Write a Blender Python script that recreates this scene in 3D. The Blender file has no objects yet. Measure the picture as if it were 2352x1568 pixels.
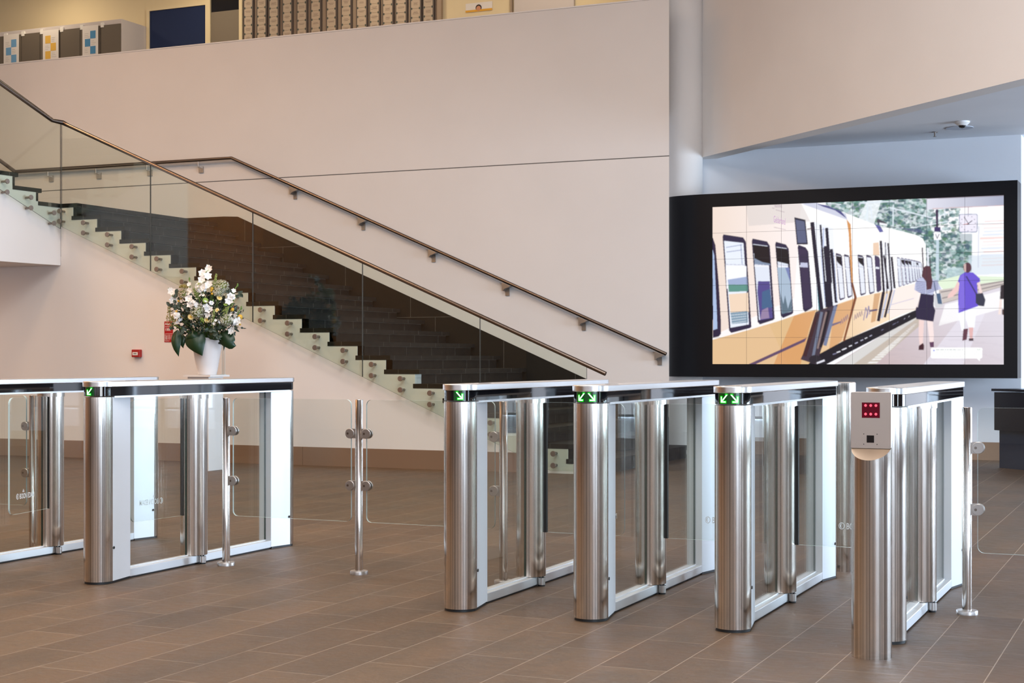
import bpy, math, random
import numpy as np
from mathutils import Vector, Matrix
random.seed(7)
PI = math.pi
S = bpy.context.scene
COL = S.collection

# ------------------------------------------------------------------ camera
TH = math.radians(23.94); ST, CT = math.sin(TH), math.cos(TH)
FPX = 3500.0; HC = 1.11; HY = 822.0
cam = bpy.data.cameras.new('camera'); cam.sensor_width = 36; cam.lens = FPX*36/2352
cam.shift_y = (HY-784)/2352; cam.clip_start = 0.05; cam.clip_end = 200
co = bpy.data.objects.new('camera', cam); COL.objects.link(co)
co.location = (0, 0, HC); co.rotation_euler = (PI/2, 0, TH); S.camera = co
S.view_settings.view_transform = 'Standard'; S.view_settings.look = 'None'
S.view_settings.gamma = 1; S.view_settings.use_curve_mapping = False
S.view_settings.exposure = 1.47
S.cycles.max_bounces = 10; S.cycles.transparent_max_bounces = 24
S.cycles.glossy_bounces = 5; S.cycles.diffuse_bounces = 4
S.cycles.sample_clamp_indirect = 6; S.cycles.caustics_reflective = False; S.cycles.caustics_refractive = False

# ------------------------------------------------------------------ world and lights
w = bpy.data.worlds.new('world'); S.world = w; w.use_nodes = True
w.node_tree.nodes['Background'].inputs[0].default_value = (0.80, 0.86, 1, 1)
w.node_tree.nodes['Background'].inputs[1].default_value = 0.6

def area(name, loc, rot, sx, sy, rad, col):
    L = bpy.data.lights.new(name, 'AREA'); L.shape = 'RECTANGLE'; L.size = sx; L.size_y = sy
    L.energy = rad*sx*sy*PI; L.color = col
    o = bpy.data.objects.new(name, L); COL.objects.link(o); o.location = loc; o.rotation_euler = rot
    return o
CEIL = 7.4
BACKY = -7.0; RIGHTX = 7.5; LEFTX = -14.72
BACK_BAYS = [(-7.4, 1.3), (-4.9, 1.1), (-3.3, 0.7), (-1.7, 1.3), (0.1, 0.6), (1.7, 1.4), (3.3, 0.5), (4.7, 1.4), (6.4, 0.7)]
RIGHT_BAYS = [(-4.9, 2.0), (-1.6, 1.6), (4.2, 0.5), (10.9, 1.6), (13.2, 1.8), (16.0, 2.2)]
FRONT_BAYS = [(-0.2, 2.5), (2.8, 2.8), (5.9, 2.6)]
for x, wd in BACK_BAYS:
    area('daylight_back', (x, BACKY+0.02, 2.9), (PI/2, 0, PI), wd, 4.6, 16, (0.98, 0.98, 1.0))
for y, wd in RIGHT_BAYS:
    area('daylight_right', (RIGHTX-0.02, y, 1.75), (PI/2, 0, PI/2), wd, 2.9, 11.0, (0.62, 0.79, 1.0))
for x, wd in FRONT_BAYS:
    area('daylight_front', (x, 19.88, 1.75), (PI/2, 0, 0), wd, 2.9, 7.0, (0.55, 0.74, 1.0))
for x, y, rd, c in ((-2.6, 8.0, 2.9, (.97, .97, 1)), (0.5, 2.0, 3.0, (.97, .97, 1)), (-6.5, 3.0, 2.1, (1, .90, .80)), (-4.0, -2.5, 2.2, (1, .94, .88))):
    area('added_ceiling_fill', (x, y, CEIL-.04), (0, 0, 0), 3.8, 3.8, rd, c)  # unseen ceiling panels added to brighten the walls and bulkhead
for y, rd in ((0.0, 3), (5.6, 13)):
    area('added_warm_fill_left', (-13.4, y, 4.6), (0, 0, 0), .9, .9, rd*1.7, (1, .58, .28))  # unseen warm fills added so the steel columns reflect brown
for (x, y, rd, c) in [(-12.6, 9, 13, (1, .58, .30)), (-12.6, 12, 11, (1, .60, .33)), (-9.6, 7.5, 11, (1, .64, .38)), (-8.6, 10.6, 6, (1, .70, .45)),
                      (-4.5, 9.5, 4.5, (1, .86, .74)), (-1.5, 5.5, 4.5, (1, .86, .74)), (-5.5, 3, 4.5, (1, .86, .74))]:
    area('hall_lamp', (x, y, CEIL-0.05), (0, 0, 0), 1.1, 1.1, rd, c)
for x in (-15.6, -12.9, -10.2, -7.5):
    area('gallery_lamp', (x, 17.6, 6.85), (0, 0, 0), 0.35, 0.35, 15, (1, .82, .56))
area('added_stair_wall_fill', (-13.2, 12.2, 2.13), (0, 0, 0), 0.9, 0.9, 2.2, (1, .60, .34))  # warm fill added to tint the low wall under the upper flight

# ------------------------------------------------------------------ geometry of the photograph
def ray(px):
    u = (px-1176)/FPX
    return CT*u-ST, CT+ST*u
def onY(px, Y, py=None):
    rx, ry = ray(px); d = Y/ry
    return (rx*d, Y) if py is None else Vector((rx*d, Y, HC+(HY-py)/FPX*d))
def atd(px, py, d):
    rx, ry = ray(px)
    return Vector((rx*d, ry*d, HC+(HY-py)/FPX*d))

# ------------------------------------------------------------------ materials
MATS = {}
def mat(name, col=(.5, .5, .5), rough=.5, metal=0., emis=None, es=0., spec=.5, **kw):
    if name in MATS: return MATS[name]
    m = bpy.data.materials.new(name); m.use_nodes = True; MATS[name] = m
    b = m.node_tree.nodes['Principled BSDF']
    b.inputs['Base Color'].default_value = (*col, 1); b.inputs['Roughness'].default_value = rough
    b.inputs['Metallic'].default_value = metal; b.inputs['Specular IOR Level'].default_value = spec
    if emis: b.inputs['Emission Color'].default_value = (*emis, 1); b.inputs['Emission Strength'].default_value = es
    for k, v in kw.items(): b.inputs[k.replace('_', ' ')].default_value = v
    return m
def N(m, t, **kw):
    n = m.node_tree.nodes.new(t)
    for k, v in kw.items(): setattr(n, k, v)
    return n
def LK(m, a, b): m.node_tree.links.new(a, b)
def ramp(m, fac, stops):
    r = N(m, 'ShaderNodeValToRGB'); e = r.color_ramp.elements
    while len(e) < len(stops): e.new(0.5)
    for i, (p, c) in enumerate(stops): e[i].position = p; e[i].color = (*c, 1)
    LK(m, fac, r.inputs[0]); return r.outputs[0]
def noise(m, vec, scale, detail=3, rough=.5):
    n = N(m, 'ShaderNodeTexNoise'); n.inputs['Scale'].default_value = scale; n.inputs['Detail'].default_value = detail
    n.inputs['Roughness'].default_value = rough
    if vec: LK(m, vec, n.inputs['Vector'])
    return n.outputs['Fac']
def mapped(m, src, scale=(1, 1, 1), rot=(0, 0, 0), loc=(0, 0, 0)):
    mp = N(m, 'ShaderNodeMapping'); mp.inputs['Scale'].default_value = scale
    mp.inputs['Rotation'].default_value = rot; mp.inputs['Location'].default_value = loc
    LK(m, src, mp.inputs[0]); return mp.outputs[0]
def bump(m, h, strength, dist=.01):
    b = N(m, 'ShaderNodeBump'); b.inputs['Strength'].default_value = strength; b.inputs['Distance'].default_value = dist
    LK(m, h, b.inputs['Height']); LK(m, b.outputs[0], m.node_tree.nodes['Principled BSDF'].inputs['Normal'])
def PB(m): return m.node_tree.nodes['Principled BSDF']

def plaster(name, col):
    m = mat(name, col, .85, spec=.2)
    g = N(m, 'ShaderNodeNewGeometry')
    n = noise(m, g.outputs['Position'], 1.3, 4)
    c = ramp(m, n, [(.3, tuple(v*.965 for v in col)), (.7, col)])
    LK(m, c, PB(m).inputs['Base Color'])
    bump(m, noise(m, g.outputs['Position'], 60, 3), .08, .004)
    return m
M_WALL = plaster('white_plaster', (.82, .785, .755))
M_WALLW = plaster('warm_white_plaster', (.80, .74, .67))
M_CEIL = plaster('ceiling_plaster', (.80, .82, .86))
M_GALW = plaster('cream_paint', (.78, .66, .44))
M_BROWN = mat('brown_timber_panelling', (.32, .16, .065), .5)
M_PIER = mat('dark_window_pier', (.17, .12, .085), .6)
M_MULL = mat('grey_window_frame', (.18, .18, .18), .5)

def floor_mat():
    m = mat('brown_slate_tiles', (.2, .16, .13), .5, spec=.55)
    g = N(m, 'ShaderNodeNewGeometry')
    v = mapped(m, g.outputs['Position'], rot=(0, 0, -PI/2), loc=(0, 0, 0))   # x' = Y , y' = -X
    v2 = mapped(m, v, loc=(-4.60+0.0, -3.0+0.262*0, 0))
    br = N(m, 'ShaderNodeTexBrick'); br.offset = .5; br.offset_frequency = 2
    LK(m, v2, br.inputs['Vector'])
    br.inputs['Scale'].default_value = 1
    br.inputs['Brick Width'].default_value = .555; br.inputs['Row Height'].default_value = .2622
    br.inputs['Mortar Size'].default_value = .0021; br.inputs['Mortar Smooth'].default_value = .1
    br.inputs['Color1'].default_value = (.074, .040, .0175, 1); br.inputs['Color2'].default_value = (.104, .060, .029, 1)
    br.inputs['Mortar'].default_value = (.25, .19, .135, 1)
    big = noise(m, mapped(m, g.outputs['Position'], scale=(1, .55, 1)), 3.2, 5, .6)
    fine = noise(m, mapped(m, g.outputs['Position'], scale=(.8, 1.7, 1)), 17, 9, .7)
    tint = ramp(m, big, [(.3, (.74, .78, .84)), (.5, (1, 1, 1)), (.72, (1.2, 1.1, .98))])
    tint2 = ramp(m, fine, [(.3, (.78, .78, .79)), (.7, (1.16, 1.16, 1.15))])
    mx = N(m, 'ShaderNodeMix', data_type='RGBA', blend_type='MULTIPLY'); mx.inputs[0].default_value = 1
    LK(m, br.outputs['Color'], mx.inputs[6]); LK(m, tint, mx.inputs[7])
    mx2 = N(m, 'ShaderNodeMix', data_type='RGBA', blend_type='MULTIPLY'); mx2.inputs[0].default_value = 1
    LK(m, mx.outputs[2], mx2.inputs[6]); LK(m, tint2, mx2.inputs[7])
    LK(m, mx2.outputs[2], PB(m).inputs['Base Color'])
    r = ramp(m, fine, [(.3, (.42,)*3), (.75, (.62,)*3)]); LK(m, r, PB(m).inputs['Roughness'])
    hs = N(m, 'ShaderNodeMath', operation='SUBTRACT'); LK(m, fine, hs.inputs[0]); LK(m, br.outputs['Fac'], hs.inputs[1])
    bump(m, hs.outputs[0], .6, .008)
    return m
M_FLOOR = floor_mat()

def stone(name, axes, row, off, length=.6):
    m = mat(name, (.03, .028, .028), .55, spec=.28)
    g = N(m, 'ShaderNodeNewGeometry'); s = N(m, 'ShaderNodeSeparateXYZ'); LK(m, g.outputs['Position'], s.inputs[0])
    c = N(m, 'ShaderNodeCombineXYZ'); LK(m, s.outputs[axes[0]], c.inputs[0]); LK(m, s.outputs[axes[1]], c.inputs[1])
    v = mapped(m, c.outputs[0], loc=(0.13, off, 0))
    br = N(m, 'ShaderNodeTexBrick'); br.offset = .37; br.offset_frequency = 2; LK(m, v, br.inputs['Vector'])
    br.inputs['Scale'].default_value = 1; br.inputs['Brick Width'].default_value = length; br.inputs['Row Height'].default_value = row
    br.inputs['Mortar Size'].default_value = .0034; br.inputs['Mortar Smooth'].default_value = .4
    br.inputs['Color1'].default_value = (.0045, .0042, .004, 1); br.inputs['Color2'].default_value = (.009, .008, .0075, 1)
    br.inputs['Mortar'].default_value = (.12, .108, .10, 1)
    n = noise(m, g.outputs['Position'], 9, 6, .7)
    t = ramp(m, n, [(.35, (.8, .8, .8)), (.62, (1.2, 1.15, 1.1)), (.8, (2.1, 2.0, 2.0))])
    mx = N(m, 'ShaderNodeMix', data_type='RGBA', blend_type='MULTIPLY'); mx.inputs[0].default_value = 1
    LK(m, br.outputs['Color'], mx.inputs[6]); LK(m, t, mx.inputs[7]); LK(m, mx.outputs[2], PB(m).inputs['Base Color'])
    LK(m, ramp(m, n, [(.3, (.7,)*3), (.7, (.5,)*3)]), PB(m).inputs['Roughness'])
    bump(m, n, .15, .004)
    return m
M_RISER = stone('dark_stone_riser', (1, 2), .142, 0.047)
M_TREAD = stone('dark_stone_tread', (1, 0), .331, 0.0)
M_SKIRT = stone('dark_stone_skirting', (0, 2), .9, 0.2, .9)

def steel(name, col=(.74, .68, .62), rough=.18, aniso=1.0, refl_streak=True, rot=0.0):
    m = mat(name, col, rough, 1.0)
    b = PB(m); b.inputs['Anisotropic'].default_value = aniso; b.inputs['Anisotropic Rotation'].default_value = rot
    t = N(m, 'ShaderNodeTangent', direction_type='RADIAL', axis='Z'); LK(m, t.outputs[0], b.inputs['Tangent'])
    if refl_streak:
        tc = N(m, 'ShaderNodeTexCoord')
        v = mapped(m, tc.outputs['Object'], scale=(1, 1, 0))
        n = noise(m, v, 130, 2)
        c = ramp(m, n, [(.38, tuple(x*.58 for x in col)), (.58, tuple(min(1, x*1.2) for x in col))])  # vertical reflection streaks painted into the base colour
        LK(m, c, b.inputs['Base Color'])
        n2 = noise(m, mapped(m, tc.outputs['Object'], scale=(1, 1, 0)), 48, 1)
        bump(m, n2, .16, .01)
    return m
M_STEEL = steel('brushed_steel')
M_STEELR = mat('satin_steel_fitting', (.52, .48, .45), .38, 1.0)
M_BUTTON = mat('dull_bronze_button', (.30, .25, .22), .5, 1.0)
M_RAIL = mat('bronzed_steel_rail', (.23, .19, .165), .30, 1.0)
M_ALU = mat('satin_aluminium', (.84, .86, .87), .42, 1.0)
M_ALU2 = mat('pale_anodised_panel', (.82, .85, .88), .42, .2)
M_CAP = mat('satin_steel_lid', (.80, .79, .78), .30, 1.0)
M_BASEB = mat('bronze_metal_baseboard', (.42, .30, .22), .36, .7)
M_BLACK = mat('black_rubber', (.012, .012, .012), .5)
M_BGLASS = mat('black_gloss_glass', (.006, .006, .008), .04, 0, spec=.9)
M_HOUS = mat('black_screen_housing', (.0035, .0035, .0055), .45, spec=.25)
M_FABR = mat('black_desk_laminate', (.012, .013, .02), .22, spec=.6)
M_DESKREFL = mat('black_desk_blue_reflection', (.016, .026, .055), .3, spec=.6)  # desk is black; blue reflection of the fence glass painted in
M_WHITE = mat('white_lacquer', (.82, .80, .78), .45)
M_VASE = mat('white_glazed_ceramic', (.80, .77, .76), .22, spec=.6)
M_RED = mat('red_sign', (.42, .008, .012), .4)
M_REDB = mat('red_call_point', (.36, .012, .010), .4)
M_PRINT = mat('white_print', (.8, .78, .76), .6)
M_SEAM = mat('shadow_gap', (.16, .15, .14), .9)
M_STRING = plaster('white_stringer_paint', (.86, .86, .82))
M_LOGO = mat('frosted_white_print', (.85, .88, .88), .6)

def glass(name, tint, edge=False, rgh=0.0, ior=1.45):
    m = bpy.data.materials.new(name); m.use_nodes = True; MATS[name] = m
    nt = m.node_tree; nt.nodes.remove(nt.nodes['Principled BSDF'])
    o = nt.nodes['Material Output']
    t = N(m, 'ShaderNodeBsdfTransparent'); t.inputs[0].default_value = (*tint, 1)
    g = N(m, 'ShaderNodeBsdfGlossy'); g.inputs['Roughness'].default_value = rgh
    ge = N(m, 'ShaderNodeNewGeometry'); dt = N(m, 'ShaderNodeVectorMath', operation='DOT_PRODUCT')
    LK(m, ge.outputs['Normal'], dt.inputs[0]); LK(m, ge.outputs['Incoming'], dt.inputs[1])
    def mt(op, a, b=None):
        q = N(m, 'ShaderNodeMath', operation=op)
        for i, v in enumerate((a, b)):
            if v is None: continue
            if isinstance(v, (int, float)): q.inputs[i].default_value = v
            else: LK(m, v, q.inputs[i])
        return q.outputs[0]
    fac = mt('ADD', mt('MULTIPLY', mt('POWER', mt('SUBTRACT', 1.0, mt('ABSOLUTE', dt.outputs['Value'])), 5.0), .955), .045)
    mx = N(m, 'ShaderNodeMixShader'); LK(m, fac, mx.inputs[0]); LK(m, t.outputs[0], mx.inputs[1]); LK(m, g.outputs[0], mx.inputs[2])
    LK(m, mx.outputs[0], o.inputs[0]); return m
M_GLASS = glass('clear_glass', (.965, .985, .975))
M_SGLASS = glass('greenish_stair_glass', (.93, .965, .925))
M_GEDGE = mat('glass_edge_bright', (.55, .68, .64), .25, spec=.8)
M_GEDGED = mat('glass_edge_dark_green', (.02, .055, .042), .2, spec=.8)
M_GEDGEK = mat('glass_edge_grey', (.05, .055, .05), .3, spec=.6)

# ------------------------------------------------------------------ mesh builder
class MB:
    def __init__(s): s.v = []; s.f = []; s.mi = []; s.m = 0
    def add(s, vs, fs, m=None):
        b = len(s.v); s.v += [tuple(v) for v in vs]
        for f in fs: s.f.append([b+i for i in f]); s.mi.append(s.m if m is None else m)
        return s
    def box(s, x0, x1, y0, y1, z0, z1, m=None):
        vs = [(x, y, z) for z in (z0, z1) for y in (y0, y1) for x in (x0, x1)]
        return s.add(vs, [(0, 2, 3, 1), (4, 5, 7, 6), (0, 1, 5, 4), (2, 6, 7, 3), (0, 4, 6, 2), (1, 3, 7, 5)], m)
    def prism(s, poly, vec, m=None, mside=None):
        """poly: list of 3d points (planar), extruded by vec"""
        n = len(poly); v = Vector(vec); P = [Vector(p) for p in poly]
        nn = sum(((P[i]-P[0]).cross(P[(i+1) % n]-P[0]) for i in range(1, n)), Vector())
        if nn.dot(v) > 0: P = P[::-1]
        vs = P+[p+v for p in P]
        b = len(s.v); s.v += [tuple(q) for q in vs]
        s.f.append([b+i for i in range(n)]); s.mi.append(s.m if m is None else m)
        s.f.append([b+n+i for i in range(n)][::-1]); s.mi.append(s.m if m is None else m)
        for i in range(n):
            j = (i+1) % n; s.f.append([b+i, b+n+i, b+n+j, b+j]); s.mi.append((s.m if m is None else m) if mside is None else mside)
        return s
    def lathe(s, prof, c=(0, 0, 0), seg=48, axis=(0, 0, 1), cap=True, m=None):
        a = Vector(axis).normalized(); q = Vector((0, 0, 1)).rotation_difference(a); c = Vector(c)
        b = len(s.v); k = len(prof)
        for (r, z) in prof:
            for i in range(seg):
                t = 2*PI*i/seg; s.v.append(tuple(c+q @ Vector((r*math.cos(t), r*math.sin(t), z))))
        mm = s.m if m is None else m
        for j in range(k-1):
            for i in range(seg):
                i2 = (i+1) % seg
                s.f.append([b+j*seg+i, b+j*seg+i2, b+(j+1)*seg+i2, b+(j+1)*seg+i]); s.mi.append(mm)
        if cap:
            if prof[0][0] > 1e-6: s.f.append([b+i for i in range(seg)][::-1]); s.mi.append(mm)
            if prof[-1][0] > 1e-6: s.f.append([b+(k-1)*seg+i for i in range(seg)]); s.mi.append(mm)
        return s
    def cyl(s, c, r, h, seg=48, axis=(0, 0, 1), m=None, bev=0):
        if bev: return s.lathe([(r-bev, 0), (r, bev), (r, h-bev), (r-bev, h)], c, seg, axis, True, m)
        return s.lathe([(r, 0), (r, h)], c, seg, axis, True, m)
    def tube(s, pts, r, seg=16, m=None, radii=None):
        P = [Vector(p) for p in pts]; b = len(s.v); n = len(P); up = Vector((0.13, 0.21, 1)).normalized()
        for i, p in enumerate(P):
            t0 = (P[i]-P[i-1]).normalized() if i else None; t1 = (P[i+1]-P[i]).normalized() if i < n-1 else None
            t = ((t0 or t1)+(t1 or t0)).normalized(); sc = 1/max(.5, t.dot(t1 or t0))
            x = up.cross(t).normalized(); y = t.cross(x).normalized(); rr = radii[i] if radii else r
            for k in range(seg):
                a = 2*PI*k/seg; s.v.append(tuple(p+(x*math.cos(a)+y*math.sin(a))*rr*(sc if 0 < i < n-1 else 1)))
        mm = s.m if m is None else m
        for i in range(n-1):
            for k in range(seg):
                k2 = (k+1) % seg; s.f.append([b+i*seg+k, b+i*seg+k2, b+(i+1)*seg+k2, b+(i+1)*seg+k]); s.mi.append(mm)
        s.f.append([b+k for k in range(seg)][::-1]); s.mi.append(mm)
        s.f.append([b+(n-1)*seg+k for k in range(seg)]); s.mi.append(mm)
        return s
    def sphere(s, c, r, seg=10, rings=6, sc=(1, 1, 1), m=None):
        b = len(s.v); c = Vector(c)
        s.v.append(tuple(c+Vector((0, 0, r*sc[2]))))
        for j in range(1, rings):
            ph = PI*j/rings
            for i in range(seg):
                t = 2*PI*i/seg; s.v.append((c.x+r*sc[0]*math.sin(ph)*math.cos(t), c.y+r*sc[1]*math.sin(ph)*math.sin(t), c.z+r*sc[2]*math.cos(ph)))
        s.v.append(tuple(c-Vector((0, 0, r*sc[2])))); e = len(s.v)-1; mm = s.m if m is None else m
        for i in range(seg):
            i2 = (i+1) % seg
            s.f.append([b, b+1+i, b+1+i2]); s.mi.append(mm)
            for j in range(rings-2):
                a = b+1+j*seg; s.f.append([a+i, a+seg+i, a+seg+i2, a+i2]); s.mi.append(mm)
            a = b+1+(rings-2)*seg; s.f.append([e, a+i2, a+i]); s.mi.append(mm)
        return s
    def build(s, name, mats, parent=None, smooth=None, org=None, bevel=0):
        if not isinstance(mats, (list, tuple)): mats = [mats]
        me = bpy.data.meshes.new(name)
        V = s.v
        if org is None and parent is None and V:
            a = np.array(V); org = ((a[:, 0].min()+a[:, 0].max())/2, (a[:, 1].min()+a[:, 1].max())/2, a[:, 2].min())
        if parent is not None and org is None: org = tuple(WORLD[parent.name])
        V = [(x-org[0], y-org[1], z-org[2]) for x, y, z in V]
        me.from_pydata(V, [], s.f); me.update()
        for mm in mats: me.materials.append(mm)
        me.polygons.foreach_set('material_index', s.mi)
        if smooth is not None:
            me.polygons.foreach_set('use_smooth', [True]*len(me.polygons)); me.set_sharp_from_angle(angle=math.radians(smooth))
        o = bpy.data.objects.new(name, me); COL.objects.link(o)
        if parent is None: o.location = org; WORLD[o.name] = Vector(org)
        else:
            pw = WORLD[parent.name]; o.parent = parent; o.location = Vector(org)-pw; WORLD[o.name] = Vector(org)
        if bevel:
            bv = o.modifiers.new('bevel', 'BEVEL'); bv.width = bevel; bv.segments = 2; bv.limit_method = 'ANGLE'
        return o
WORLD = {}
def tag(o, label=None, cat=None, group=None, kind=None):
    if label: o['label'] = label
    if cat: o['category'] = cat
    if group: o['group'] = group
    if kind: o['kind'] = kind
    return o
def thing(name, loc, label, cat, group=None):
    o = bpy.data.objects.new(name, None); COL.objects.link(o); o.location = loc; WORLD[o.name] = Vector(loc); o.empty_display_size = .1
    return tag(o, label, cat, group)
def struct(name, mb, m, **kw):
    return tag(mb.build(name, m, **kw), kind='structure')

def text_mesh(body, size, name='text', bold=0.0):
    cu = bpy.data.curves.new(name, 'FONT'); cu.body = body; cu.size = size; cu.offset = bold; cu.resolution_u = 3
    to = bpy.data.objects.new(name, cu); COL.objects.link(to)
    dg = bpy.context.evaluated_depsgraph_get(); dg.update(); me = bpy.data.meshes.new_from_object(to.evaluated_get(dg))
    vs = [tuple(v.co) for v in me.vertices]; fs = [tuple(p.vertices) for p in me.polygons]
    bpy.data.objects.remove(to); bpy.data.curves.remove(cu); bpy.data.meshes.remove(me)
    return vs, fs

# ------------------------------------------------------------------ setting
NY, WY = 13.58, 16.29          # stair side wall, rear wall
XW = -5.31                     # right end of the rear wall
SY, RY = 16.60, 17.25          # screen face, wall behind the screen
GY, LY = 18.64, 18.0           # gallery rear wall, locker fronts
RS, TR = .142, .331
def Xn(n): return -5.44-TR*(n-2)

struct('floor', MB().box(LEFTX-4, RIGHTX+.2, BACKY-.3, 20, -.2, 0), M_FLOOR)
struct('ceiling', MB().box(LEFTX-4, RIGHTX+.2, BACKY-.3, 20, CEIL, CEIL+.2), M_CEIL)
# rear wall with parapet coping
def rear(z0, z1, i=0.): return MB().prism([(LEFTX-3.5, WY+i, z0), (XW, WY+i, z0), (XW-.09, WY+.16, z0), (LEFTX-3.5, WY+.16, z0)], (0, 0, z1-z0))
wr = rear(0, 3.365); w2 = rear(3.376, 5.135); wr.add(w2.v, w2.f)
struct('wall_rear', wr, M_WALL)
struct('trim_1', rear(3.365, 3.376, .006), M_SEAM)
struct('trim_2', rear(5.135, 5.15, -.008), M_WHITE)
# wall that carries the stair, stepped along its top
pts = [(LEFTX, 0), (Xn(1), 0)]
for n in range(1, 21):
    z = n*RS-.045; pts += [(Xn(n), z), (Xn(n+1) if n < 20 else -11.57, z)]
pts += [(-11.57, 2.15), (LEFTX, 2.15)]
struct('wall_stair', MB().prism([(x, NY, z) for x, z in pts], (0, .14, 0)), M_WALL)
struct('baseboard_stair', MB().box(LEFTX, -8.4, NY-.014, NY, 0, .19).box(-8.397, -5.68, NY-.014, NY, 0, .19), M_BASEB)
struct('baseboard_rear', MB().box(XW+.02, -1.66, RY-.014, RY, 0, .195), M_BASEB)
# left wall
struct('wall_left', MB().box(LEFTX-.2, LEFTX, 9.0, 15.4, 0, 5.0), M_WALLW)
struct('wall_outer', MB().box(LEFTX-3.7, LEFTX-3.5, 9.0, GY, 0, CEIL).box(LEFTX-3.5, LEFTX-.2, 8.8, 9.0, 0, CEIL), M_WALLW)
struct('wall_light_stop', MB().box(-5.62, -5.56, WY+.16, GY, 3.9, CEIL), M_WALL)  # unseen wall added to stop gallery light leaking past the column
struct('wall_panelled', MB().box(LEFTX-.2, LEFTX, BACKY, 9.0, 0, CEIL), M_BROWN)
# gallery
struct('floor_gallery', MB().box(LEFTX-3.5, -5.62, WY+.16, GY, 3.9, 4.10), M_WHITE)
struct('wall_gallery', MB().box(LEFTX-3.5, -5.62, GY, GY+.2, 3.9, 7.0), M_GALW)
struct('ceiling_gallery', MB().box(LEFTX-3.5, -5.62, WY+.2, GY, 6.9, 7.1), M_WHITE)
# round column
struct('wall_column', MB().cyl((-5.365, 17.05, 0), .205, CEIL, 64), M_WALL, smooth=40)
# wall behind the screen
struct('wall_screen', MB().box(-5.9, -1.65, RY, RY+2.4, 0, 3.6), M_CEIL)
# lowered ceiling and angled bulkhead
bd = Vector((.7237, -.6901, 0)); bn = Vector((.6901, .7237, 0)); b0 = Vector((-5.19, 17.10, 3.44))-bd*.25
b1 = b0+bd*19
struct('wall_bulkhead', MB().prism([b0, b1, b1+bn*.22, b0+bn*.22], (0, 0, CEIL-3.44)), M_WALL)
c0 = b0+bn*.2; c1 = b1+bn*.2
struct('ceiling_low', MB().prism([(c0.x, c0.y, 3.52), (c1.x, c1.y, 3.52), (c1.x+2, c1.y+17, 3.52), (c0.x, 19.6, 3.52)], (0, 0, .15)), M_CEIL)
# back wall (behind the viewpoint) and right wall: piers between tall windows
def window_wall(kind):
    bays = {'back': BACK_BAYS, 'right': RIGHT_BAYS, 'front': FRONT_BAYS}[kind]
    z0, z1 = (.6, 5.2) if kind == 'back' else (.3, 3.2)
    a0, a1 = {'back': (LEFTX, RIGHTX), 'right': (BACKY, 19.9), 'front': (-1.65, RIGHTX)}[kind]
    mb = MB()
    def bx(p0, p1, q0, q1):
        if kind == 'back': mb.box(p0, p1, BACKY-.3, BACKY, q0, q1)
        elif kind == 'front': mb.box(p0, p1, 19.9, 20.0, q0, q1)
        else: mb.box(RIGHTX, RIGHTX+.2, p0, p1, q0, q1)
    bx(a0, a1, 0, z0); bx(a0, a1, z1, CEIL)
    e = a0
    for c, wd in bays: bx(e, c-wd/2, z0, z1); e = c+wd/2
    bx(e, a1, z0, z1)
    struct('wall_'+kind, mb, M_PIER if kind != 'front' else M_WALL)
    for i, (c, wd) in enumerate(bays):
        mb = MB(); t = .035
        def fx(p0, p1, q0, q1):
            if kind == 'back': mb.box(p0, p1, BACKY+.03, BACKY+.08, q0, q1)
            elif kind == 'front': mb.box(p0, p1, 19.80, 19.84, q0, q1)
            else: mb.box(RIGHTX-.08, RIGHTX-.03, p0, p1, q0, q1)
        fx(c-wd/2, c-wd/2+t, z0, z1); fx(c+wd/2-t, c+wd/2, z0, z1); fx(c-t/2+.1*wd, c+t/2+.1*wd, z0, z1)
        fx(c-wd/2, c+wd/2, z0, z0+t); fx(c-wd/2, c+wd/2, z1-t, z1); fx(c-wd/2, c+wd/2, 2.4, 2.4+t)
        struct('window_%d' % (i+{'back': 1, 'right': 20, 'front': 40}[kind]), mb, M_MULL)
window_wall('back'); window_wall('right'); window_wall('front')

# ------------------------------------------------------------------ staircase
st = thing('staircase', (-8.3, 14.9, 0), 'wide dark stone staircase rising leftward along the rear wall', 'staircase')
for n in range(1, 20):
    MB().box(Xn(n+1)-.02, Xn(n)+.05, NY-.004, WY-.016, n*RS-.045, n*RS).build('tread', M_TREAD, st)
for n in range(1, 21):
    MB().box(Xn(n)-.03, Xn(n), NY+.004, WY, (n-1)*RS, n*RS-.045).build('riser', M_RISER, st)
D = Vector((-.106, -.994, 0)); Lf = Vector((-.994, .106, 0)); C0 = Vector((-11.57, NY, 0))
e1 = C0+D*.33
MB().prism([(-11.34, NY-.004, 2.795), (-11.34, WY, 2.795), (LEFTX+.01, WY, 2.795), (LEFTX+.01, e1.y+.3, 2.795), (e1.x, e1.y, 2.795), (-11.565, NY-.004, 2.795)], (0, 0, .045)).build('landing', M_TREAD, st)
for k in range(8):                                   # upper flight turning towards the viewer
    a = C0+D*(.331*(k+1)); z = 2.84+RS*k
    p = [a+D*-.0, a+D*.36, a+D*.36+Lf*2.75, a+Lf*2.75]
    q = [a-D*.05, a+D*.36, a+D*.36+Lf*2.75, a-D*.05+Lf*2.75]
    MB().prism([(v.x, v.y, z+RS-.045) for v in q], (0, 0, .045)).build('tread', M_TREAD, st)
    MB().prism([(v.x, v.y, z) for v in [a, a+D*.03, a+D*.03+Lf*2.75, a+Lf*2.75]], (0, 0, RS-.045)).build('riser', M_RISER, st)
prof = [(0, 2.15), (0, 2.795)]
for k in range(8): prof += [(.331*(k+1), 2.795+RS*k), (.331*(k+1), 2.795+RS*(k+1))]
prof += [(.331*9, 2.795+RS*8), (.331*9, 2.15)]
o_ = MB().prism([tuple(C0+D*t+Vector((0, 0, z))+Lf*.003) for t, z in prof], Lf*2.74).build('stair_body', M_WALL, st)
tag(o_, 'white painted underside of the upper flight')
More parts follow.
